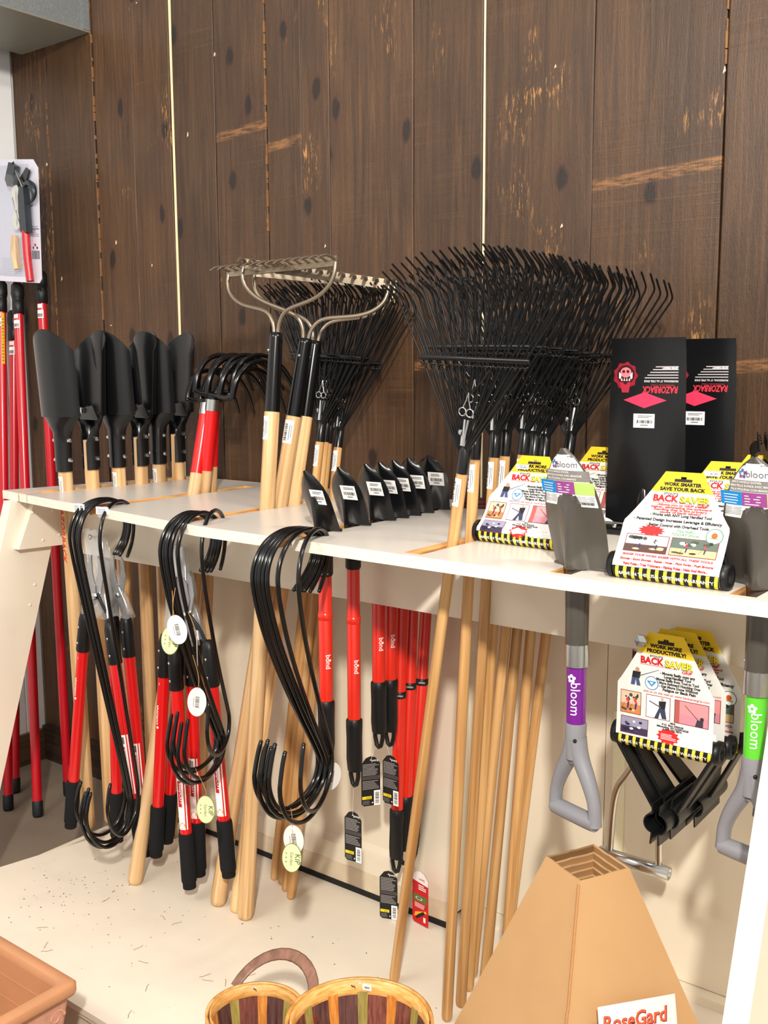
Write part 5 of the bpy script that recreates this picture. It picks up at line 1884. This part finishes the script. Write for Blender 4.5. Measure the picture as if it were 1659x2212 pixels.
GPp = 'red pruner poles leaning in the corner'
pole((-3.315, 2.0, 0), (-3.585, 2.262, 1.955), 'red pole cut by the left edge with a yellow strip under its black collar', GPp, 1, 0.10, True)
pole((-3.437, 2.107, 0), (-3.615, 2.33, 1.85), 'red pole behind the leftmost one, only its lower end in view', GPp, 2)
pole((-3.178, 2.034, 0), (-3.505, 2.28, 1.945), 'second red pole from the left, white sticker under its collar', GPp, 3, 0.08)
pole((-3.249, 2.216, 0), (-3.398, 2.31, 1.985), 'red pole closest to the brown planks, rising into the pruner pack', GPp, 4, 0.0)

t = thing('pruner_head_pack', 'carded pole pruner head with rope hank in a clear blister above the red poles', 'garden tool pack', (-3.45, 2.25, 1.935))
cf = quad((-3.60, 2.252, 1.958), (-3.282, 2.235, 1.930), (-3.602, 2.262, 2.40))
W_, H_ = 0.318, 0.435
poly = [(0, 0), (W_ - .015, 0), (W_, .015), (W_, H_ - .03), (W_ - .03, H_), (0, H_ + .012)]
loc = V(t.location)
lf = lambda u, v, h: cf(u, v, h) - loc
MB().prism(poly, lambda u, v, d: lf(u, v, -d), 0, 0.003, P('card_grey', (222, 222, 236), rough=0.5)).build('backing_card', t)
d = Decal(lf)
d.rect(.26, .19, .315, .192, (60, 60, 70))
d.lines(.245, .165, .312, .205, 6, (160, 160, 176), .0005, 2)
d.bars(.262, .085, .312, .115, (70, 70, 84), seed=3)
d.disc(.285, .135, .006, (200, 40, 50), n=8)
d.disc(.272, .125, .005, (60, 60, 66), n=8)
d.disc(.298, .125, .005, (30, 30, 36), n=8)
d.lines(.05, .02, .20, .09, 9, (206, 206, 222), .0005, 5)
d.build('printed_card_face', t)
l0 = lf
lf = lambda u, v, h: l0(u + .052, v, h)
# pruner head
GUN = P('gunmetal', (58, 64, 70), rough=0.35, metal=0.5, vary=0.2)
m = MB().prism([(.196, .175), (.236, .175), (.232, .235), (.228, .30), (.224, .335), (.196, .335), (.186, .30), (.190, .235)], lf, 0.012, 0.036, GUN)
m.build('pruner_body', t)
m = MB()
m.tube([lf(.20 + .036 + .034 * cos(a), .315 + .034 * sin(a), .02) for a in [radians(x) for x in range(150, -100, -20)]], [.007, .009, .011, .012, .012, .012, .012, .011, .010, .008, .006, .005, .004], GUN, 8)
m.build('hook_jaw', t)
MB().prism([(.10, .42), (.125, .43), (.196, .27), (.19, .25), (.155, .30)], lf, .010, .013, BLACKM).prism([(.17, .37), (.215, .405), (.235, .395), (.205, .345)], lf, .010, .016, BLACKM).build('saw_blade', t)
MB().tube([lf(.145, .41, .022), lf(.205, .335, .024)], .0045, CHROME, 8).build('spring', t)
m = MB().tube([lf(.120, .30, .018), lf(.168, .20, .018), lf(.20, .185, .018)], .0035, CHROME, 8)
m.build('lever_rod', t)
lf = lambda u, v, h: l0(u + .098, v, h)
ROPE = P('white_rope', (232, 228, 218), rough=0.9, bump=0.3, bscale=500)
m = MB()
for k in range(5):
    o = .0055 * k
    m.tube(s_path([lf(.078 + o, .255, .012 + .002 * k), lf(.066 + o, .31, .016), lf(.078 + o * .8, .345 - o * .3, .016), lf(.105 - o * .2, .345 - o * .3, .016), lf(.118 - o * .6, .31, .016), lf(.100 + o * .2, .252, .018),
                   lf(.118 - o * .6, .21, .016), lf(.102 - o * .1, .187 + o * .4, .016), lf(.078 + o * .6, .187 + o * .4, .016), lf(.064 + o, .215, .016), lf(.078 + o, .255, .012)], 2), .0032, ROPE, 6)
m.build('rope_hank', t)
MB().prism([(.045, .365), (.075, .425), (.115, .41), (.10, .345), (.06, .34)], lf, .008, .03, GUN).build('pulley_block', t)
lf = lambda u, v, h: l0(u + .066, v, h)
m = MB().tube([lf(.118, .165, .022), lf(.120, .10, .024), lf(.128, .045, .022)], [.013, .015, .013], HANDLE, 12)
m.build('pull_handle', t)
lf = l0
MB().tube([lf(.264, .180, .024), lf(.272, .09, .026), lf(.283, .004, .024)], .0145, REDP, 14).build('red_tube', t)
g = [[lf(.02 + .24 * i / 8, .02 + .40 * j / 10, .045 * (sin(pi * i / 8) * sin(pi * j / 10)) ** 0.35 + .002) for i in range(9)] for j in range(11)]
MB().sheet(g, .0006, clear_plastic('clear_blister', amount=0.02, edge=0.16, haze=0.05)).build('clear_blister', t)


# ================================================================== BLACK TELESCOPIC-SHOVEL TAGS
def long_tag(c, yaw, label, cord_to, red=False, h=0.132, w=0.050, roll=0.0):
    M = Matrix.Translation(c) @ Matrix.Rotation(yaw, 4, 'Z') @ Matrix.Rotation(roll, 4, 'Y')
    t = thing('hang_tag', label, 'tag', M=M, group='tall tags hanging from the red shovel grips')
    poly = [(-w / 2, .006), (-w / 2 + .006, 0), (w / 2, 0), (w / 2, h - .02), (w / 4, h - .004), (0, h), (-w / 4, h - .004), (-w / 2, h - .02)]
    K, Wt = (30, 28, 28), (236, 234, 230)
    MB().prism(poly, lambda u, v, d: (u, d, v), 0, .0009, ink((196, 24, 30)) if red else ink(K)).build('tag_card', t)
    d = Decal(lambda u, v, q: V((u, -q, v)))
    if not red:
        d.disc(0, h - .010, .0018, (236, 232, 222), n=8)
        d.text('bond', .011, h - .010, .0085, Wt, rot=pi, align='C', bold=.02)
        d.lines(-.022, .082, .024, h - .018, 9, (176, 172, 170), .0004, 3, .35)
        d.rect(-.023, .070, .024, .080, (72, 66, 68))
        d.lines(-.022, .045, .024, .069, 6, (150, 146, 144), .0005, 6, .45)
        d.rect(-.023, .018, .002, .026, (238, 216, 36))
        d.text('!', -.018, .0195, .006, (120, 100, 20), .0006)
        d.lines(-.013, .0195, .0, .0255, 2, (150, 130, 30), .0006, 2)
        d.lines(-.022, .004, .002, .016, 5, (120, 116, 116), .0004, 4)
        d.rect(.008, 0.0, .0248, .040, (250, 250, 248))
        d.bars(.0115, .005, .0215, .035, seed=2, n=12, along='v')
        d.disc(.004, .008, .002, (236, 234, 230), n=6)
    else:
        d.poly([(-w / 2, h - .030), (w / 2, h - .036), (w / 2, h - .02), (w / 4, h - .004), (0, h), (-w / 4, h - .004), (-w / 2, h - .02)], (240, 232, 230))
        d.text('bond', .006, h - .020, .010, (200, 30, 36), rot=pi, bold=.02, h=.0006)
        d.lines(-.006, h - .052, .022, h - .036, 3, (250, 236, 234), .0006, 2, .5)
        d.rect(-.025, .062, .0248, .082, (92, 112, 52))
        d.disc(-.004, .072, .013, (226, 220, 208), .0006, 12, .004)
        d.disc(-.004, .0725, .009, (60, 50, 40), .0008, 12, .0025)
        d.lines(-.020, .046, .018, .060, 4, (246, 220, 216), .0006, 5, .4)
        d.poly([(-.022, .016), (-.018, .030), (.022, .044), (.024, .038), (-.012, .022)], (240, 170, 40), .0004)
        d.poly([(-.018, .014), (-.008, .026), (.012, .040), (.018, .034), (.002, .022), (-.012, .012)], (34, 26, 26), .0006)
        d.rect(.012, .010, .020, .024, (236, 236, 236), .0006)
    d.build('printed_tag_face', t)
    p = M.inverted() @ V(cord_to)
    MB().tube([(0, -.0005, h - .010), p], .0005, WHITEP, 4).build('cord', t)
    return t


long_tag((-1.545, 1.868, 0.393), 0.12, 'black tag hanging alone below the second shovel grip, yellow warning box at its foot', (-1.537, 1.862, 0.602))
long_tag((-1.548, 1.945, 0.512), 0.95, 'left one of two black tags meeting at a corner', (-1.540, 1.954, 0.668), roll=0.0)
long_tag((-1.515, 1.985, 0.510), 0.02, 'right one of two black tags meeting at a corner', (-1.548, 2.012, 0.656))
long_tag((-1.575, 2.052, 0.144), 0.35, 'black tag standing on the platform behind the slanting rake handle', (-1.545, 2.072, 0.294), h=.138)
long_tag((-1.487, 2.076, 0.148), -0.15, 'red and white tag with a garden picture behind the slanting rake handle', (-1.520, 2.09, 0.300), True, .150, .058)

t = thing('rubber_pad', 'small dark red rubber coil at the back of the table beside the last shovel', 'pad', (-1.46, 2.29, ZT))
m = MB()
DR = P('dark_red_rubber', (92, 34, 36), rough=0.6)
for k, z in enumerate((.006, .016)):
    m.tube([(.045 * cos(a) - .003 * k, .028 * sin(a), z) for a in [2 * pi * i / 24 for i in range(24)]], .0065, DR, 8, closed=True)
m.build('coil', t)
MB().tube([(.02, -.03, .012), (.02, .03, .012)], .009, DR, 8).build('tie', t)


# ================================================================== CARDBOARD CONES
CT = V((-0.8065, 1.6645, 0.0))
e1 = V((0.095, -0.048, 0))
e2 = V((0.050, 0.100, 0))
APEX = 0.866
ztop = 0.700
for k in range(6):
    zt = ztop - 0.0155 * k
    H = 0.46
    base = zt - H
    s1 = 0.97 ** 0
    st = (APEX - ztop) / (APEX - ztop)
    kk = (APEX - zt + 0.0155 * k) / (APEX - ztop)
    lb = ('topmost tan cardboard rose cone of a nested stack, printed sign on its right face' if k == 0 else
          '%s cardboard cone down the nested stack, its upper rim showing inside' % ('second', 'third', 'fourth', 'fifth', 'lowest sixth')[k - 1])
    t = thing('cardboard_cone', lb, 'cone', (CT.x, CT.y, max(base, 0.144)), 'nested cardboard rose cones')
    rot = Matrix.Rotation(0.0, 3, 'Z')
    # each lower cone is the same shape, set lower: its top opening has the same size
    sc0 = 1.0 - 0.055 * k if k else 1.0
    sc0 = 1.0
    shrink = 0.0042 * k
    for f in range(4):
        cs = [(-.5, -.5), (.5, -.5), (.5, .5), (-.5, .5)]
        a, b = cs[f], cs[(f + 1) % 4]

        def P3(c, z, inset=0.0):
            w = (APEX - 0.0155 * k - z) / (APEX - ztop)
            return CT + (e1 * c[0] + e2 * c[1]) * w + V((0, 0, z)) - V((0, 0, 0))

        zb = 0.144 + 0.012 * (5 - k)
        g0 = []
        nn = 9
        rr = random.Random(f * 10 + k)
        for z, in ((zb,), (zt - 0.03,), (zt,)):
            row = []
            for j in range(nn):
                q = j / (nn - 1)
                c = (a[0] + (b[0] - a[0]) * q, a[1] + (b[1] - a[1]) * q)
                zz = z + (rr.uniform(-0.0015, 0.0008) if z == zt and 0 < j < nn - 1 else 0)
                row.append(P3(c, zz) - V(t.location))
            g0.append(row)
        m = MB().sheet(g0, -0.0042, CARDB)
        m.build('side_panel', t)
    # taped front corner flap
    if k == 0:
        fr = [P3((.5, -.5), z) - V(t.location) for z in (0.16, 0.33, 0.335, 0.5, 0.505, 0.695)]
        m.tube([p + V((-0.001 * (i % 2), -0.001, 0)) for i, p in enumerate(fr)], 0.0028, CARDE, 5)
        m.build('corner_fold', t)
        # sign on the front right face: corners (-.5,-.5)->(.5,-.5)
        A, B = P3((.5, -.5), 0.30), P3((.5, .5), 0.30)
        Tm = P3((.5, 0), 0.60)
        mid = (A + B) / 2
        u_ = (B - A).normalized()
        v_ = (Tm - mid).normalized()
        n_ = u_.cross(v_).normalized()
        o_ = P3((.5, -0.03), 0.360)
        tilt = -0.12
        u2 = u_ * cos(tilt) + v_ * sin(tilt)
        v2 = v_ * cos(tilt) - u_ * sin(tilt)
        SIGN = (t, lambda u, v, h: o_ + u2 * u + v2 * v + n_ * (0.0015 + h) - V(t.location))

ts, sf = SIGN
m = MB().prism([(-.075, -.13), (.095, -.13), (.095, .068), (-.075, .068)], lambda u, v, d: sf(u, v, d - .0012), 0, .0012, WHITEP)
m.build('sign_card', ts)
d = Decal(sf)
SG = (226, 84, 44)
d.text('RoseGard', .004, .026, .036, (120, 30, 24), .0004, 'C', .035, .1, .0, .142)
d.text('RoseGard', .003, .027, .036, (232, 92, 60), .0008, 'C', .012, .1, .0, .140)
d.text('Rose Shield', .004, -.012, .026, (120, 30, 24), .0004, 'C', .035, .1, .0, .130)
d.text('Rose Shield', .003, -.011, .026, (232, 92, 60), .0008, 'C', .012, .1, .0, .128)
d.lines(-.05, -.10, .06, -.03, 6, (120, 120, 120), .0006, 4, .35)
d.build('printed_sign_face', ts)


# ================================================================== BASKETS
def basket(c, r, h, label, seed, big):
    t = thing('splint_basket', label, 'basket', c, 'round splint baskets at the front')
    rr = random.Random(seed)
    n = 26 if big else 18
    cols = [wood('slat_plum', (70, 44, 42), (96, 62, 58), (118, 80, 72), (160, 160, 6), 0.6), wood('slat_maroon', (98, 52, 44), (126, 70, 58), (146, 90, 74), (160, 160, 6), 0.6),
            wood('slat_orange', (190, 110, 40), (216, 138, 58), (232, 160, 80), (160, 160, 6), 0.6), wood('slat_olive', (138, 122, 56), (164, 146, 76), (184, 166, 98), (160, 160, 6), 0.6)]
    wts = []
    tot = 0
    for k in range(n):
        w = 1.0 if k % 2 == 0 else 0.52
        wts.append(w)
        tot += w
    a = 0.35 if big else 0.2
    for k in range(n):
        w = 2 * pi * wts[k] / tot
        mat = cols[rr.choice((0, 0, 1, 1))] if k % 2 == 0 else cols[2 + (k // 2) % 2]
        g = []
        for i in range(5):
            f = i / 4
            R = (r - 0.004) * (0.74 + 0.26 * f ** 0.75) - (0.0015 if k % 2 else 0)
            w_ = w * (1.03 if k % 2 == 0 else (0.8 + 0.25 * f))
            g.append([(R * cos(a + w / 2 + w_ * (q - .5)), R * sin(a + w / 2 + w_ * (q - .5)), 0.004 + (h - 0.008) * f) for q in (0, .33, .67, 1)])
        MB().sheet(g, 0.0016, mat).build('slat', t)
        a += w
    RIM = wood('rim_splint', (196, 134, 62), (224, 166, 90), (240, 192, 124), (30, 30, 140), 0.45)
    hb = 0.030 if big else 0.024
    for nm, r0, r1, z0 in (('inner_hoop', r - 0.0085, r - 0.0045, h - hb - .002), ('outer_hoop', r - 0.001, r + 0.0045, h - hb)):
        m = MB()
        N = 48
        rings = []
        for R, z in ((r0, z0), (r1, z0), (r1, h), (r0, h), (r0, z0)):
            rings.append([(R * cos(2 * pi * j / N), R * sin(2 * pi * j / N), z + 0.0012 * sin(2 * 2 * pi * j / N)) for j in range(N)])
        m.loft(rings, RIM, True, True, False)
        o = m.build(nm, t)
    m = MB().lathe([(0.0, 0.0), (r * 0.74, 0.0), (r * 0.74, 0.005), (0, 0.005)], cols[0], 28)
    m.build('base', t)
    m = MB()
    for q in (2.35, 0.4, 4.0):
        p = lambda dz, da: ((r - .0088) * cos(q + da), (r - .0088) * sin(q + da), h - hb / 2 + dz)
        m.tube([p(-.003, -.03), p(.002, -.01), p(.0, .01), p(.004, .03)], .0012, P('staple', (60, 46, 30), rough=0.4), 4)
    m.build('staple', t)
    return t


b1 = basket((-1.175, 1.435, 0.142), 0.142, 0.208, 'larger round splint basket with purple, orange and olive slats and a tiny price sticker', 3, True)
q = 2.2
fnb = quad(((.142 - .009) * cos(q), (.142 - .009) * sin(q), .208 - .022), ((.142 - .009) * cos(q - .16), (.142 - .009) * sin(q - .16), .208 - .0245), ((.142 - .009) * cos(q + .01), (.142 - .009) * sin(q + .01), .208 - .004))
d = Decal(lambda u, v, h: fnb(u, v, h + .0008))
d.rect(0, 0, .019, .014, (250, 250, 248))
d.bars(.004, .004, .015, .009, seed=4, n=10)
d.build('price_sticker', b1)
b2 = basket((-1.415, 1.385, 0.142), 0.098, 0.158, 'smaller round splint basket with a brown strap handle lying back', 5, False)
m = MB()
STRAP = wood('strap_brown', (112, 78, 62), (134, 95, 76), (152, 112, 92), (40, 40, 8), 0.55)
p = []
for k in range(17):
    f = k / 16
    a = pi * (1 - f)
    p.append((0.104 * cos(a) - 0.018, 0.060 + 0.085 * sin(a), 0.132 + 0.068 * sin(a)))
m.tube(p, 0.0135, STRAP, 8, flat=0.16, up=(0.05, 0.55, -0.6))
m.build('strap_handle', b2)
MB().box((.078, .062, .115), (.112, .066, .155), ink((186, 40, 30))).build('red_tag', b2)

# ================================================================== TERRACOTTA PLANTER
t = thing('window_planter', 'rectangular terracotta planter at the lower left corner of the platform', 'planter', (-2.05, 1.02, 0.0))
m = MB()
X0, X1, Y0, Y1, ZR = -2.42, -1.792, 0.74, 1.226, 0.302


def rrect(x0, x1, y0, y1, r, z, n=5):
    o = []
    for cx, cy, a0 in ((x1 - r, y0 + r, -90), (x1 - r, y1 - r, 0), (x0 + r, y1 - r, 90), (x0 + r, y0 + r, 180)):
        for k in range(n + 1):
            a = radians(a0 + 90 * k / n)
            o.append((cx + r * cos(a), cy + r * sin(a), z))
    return o


rg = lambda d, z, r=.018: rrect(X0 + d, X1 - d, Y0 + d, Y1 - d, r, z)
m.loft([rg(.010, ZR - .030), rg(.002, ZR - .028), rg(0, ZR - .022), rg(0, ZR - .006), rg(.005, ZR), rg(.024, ZR), rg(.029, ZR - .004, .03), rg(.032, ZR - .02, .03)], TERRA, True, True, False)
m.build('rim', t, True)
m = MB()
m.loft([rg(.032, ZR - .02, .03), rg(.055, .05, .03), rg(.06, .03, .03)], TERRA, True, True, False)
m.add(rg(.06, .03, .03), [tuple(range(24))], TERRA)
for k in range(4):
    z = ZR - .06 - .05 * k
    dd = .034 + .0225 * (ZR - .02 - z) / .232
    m.tube(rg(dd - .001, z, .03), .0012, TERRA, 5, closed=True)
m.build('inner_wall', t, True)
m = MB()
m.loft([rg(.05, 0.0), rg(.012, ZR - .029)], TERRA2, False, True, False)
m.add(rg(.05, 0.0)[::-1], [tuple(range(24))], TERRA2)
m.build('outer_wall', t, True)
m = MB()
rr = random.Random(5)
for k in range(7):
    y = Y1 - .05 - .062 * k
    z = ZR - .07 - .02 * (k % 2)
    xx = X1 - .012 - .038 * (ZR - z) / ZR + .002
    m.tube([(xx, y + .02 * cos(a) * (1 - a / 9), z + .02 * sin(a) * (1 - a / 9)) for a in [i * .5 for i in range(15)]], [.005 - .0002 * i for i in range(15)], TERRA2, 6)
    m.sphere((xx, y - .015, z - .035), (.004, .016, .010), TERRA2, 8)
m.build('scroll_relief', t, True)
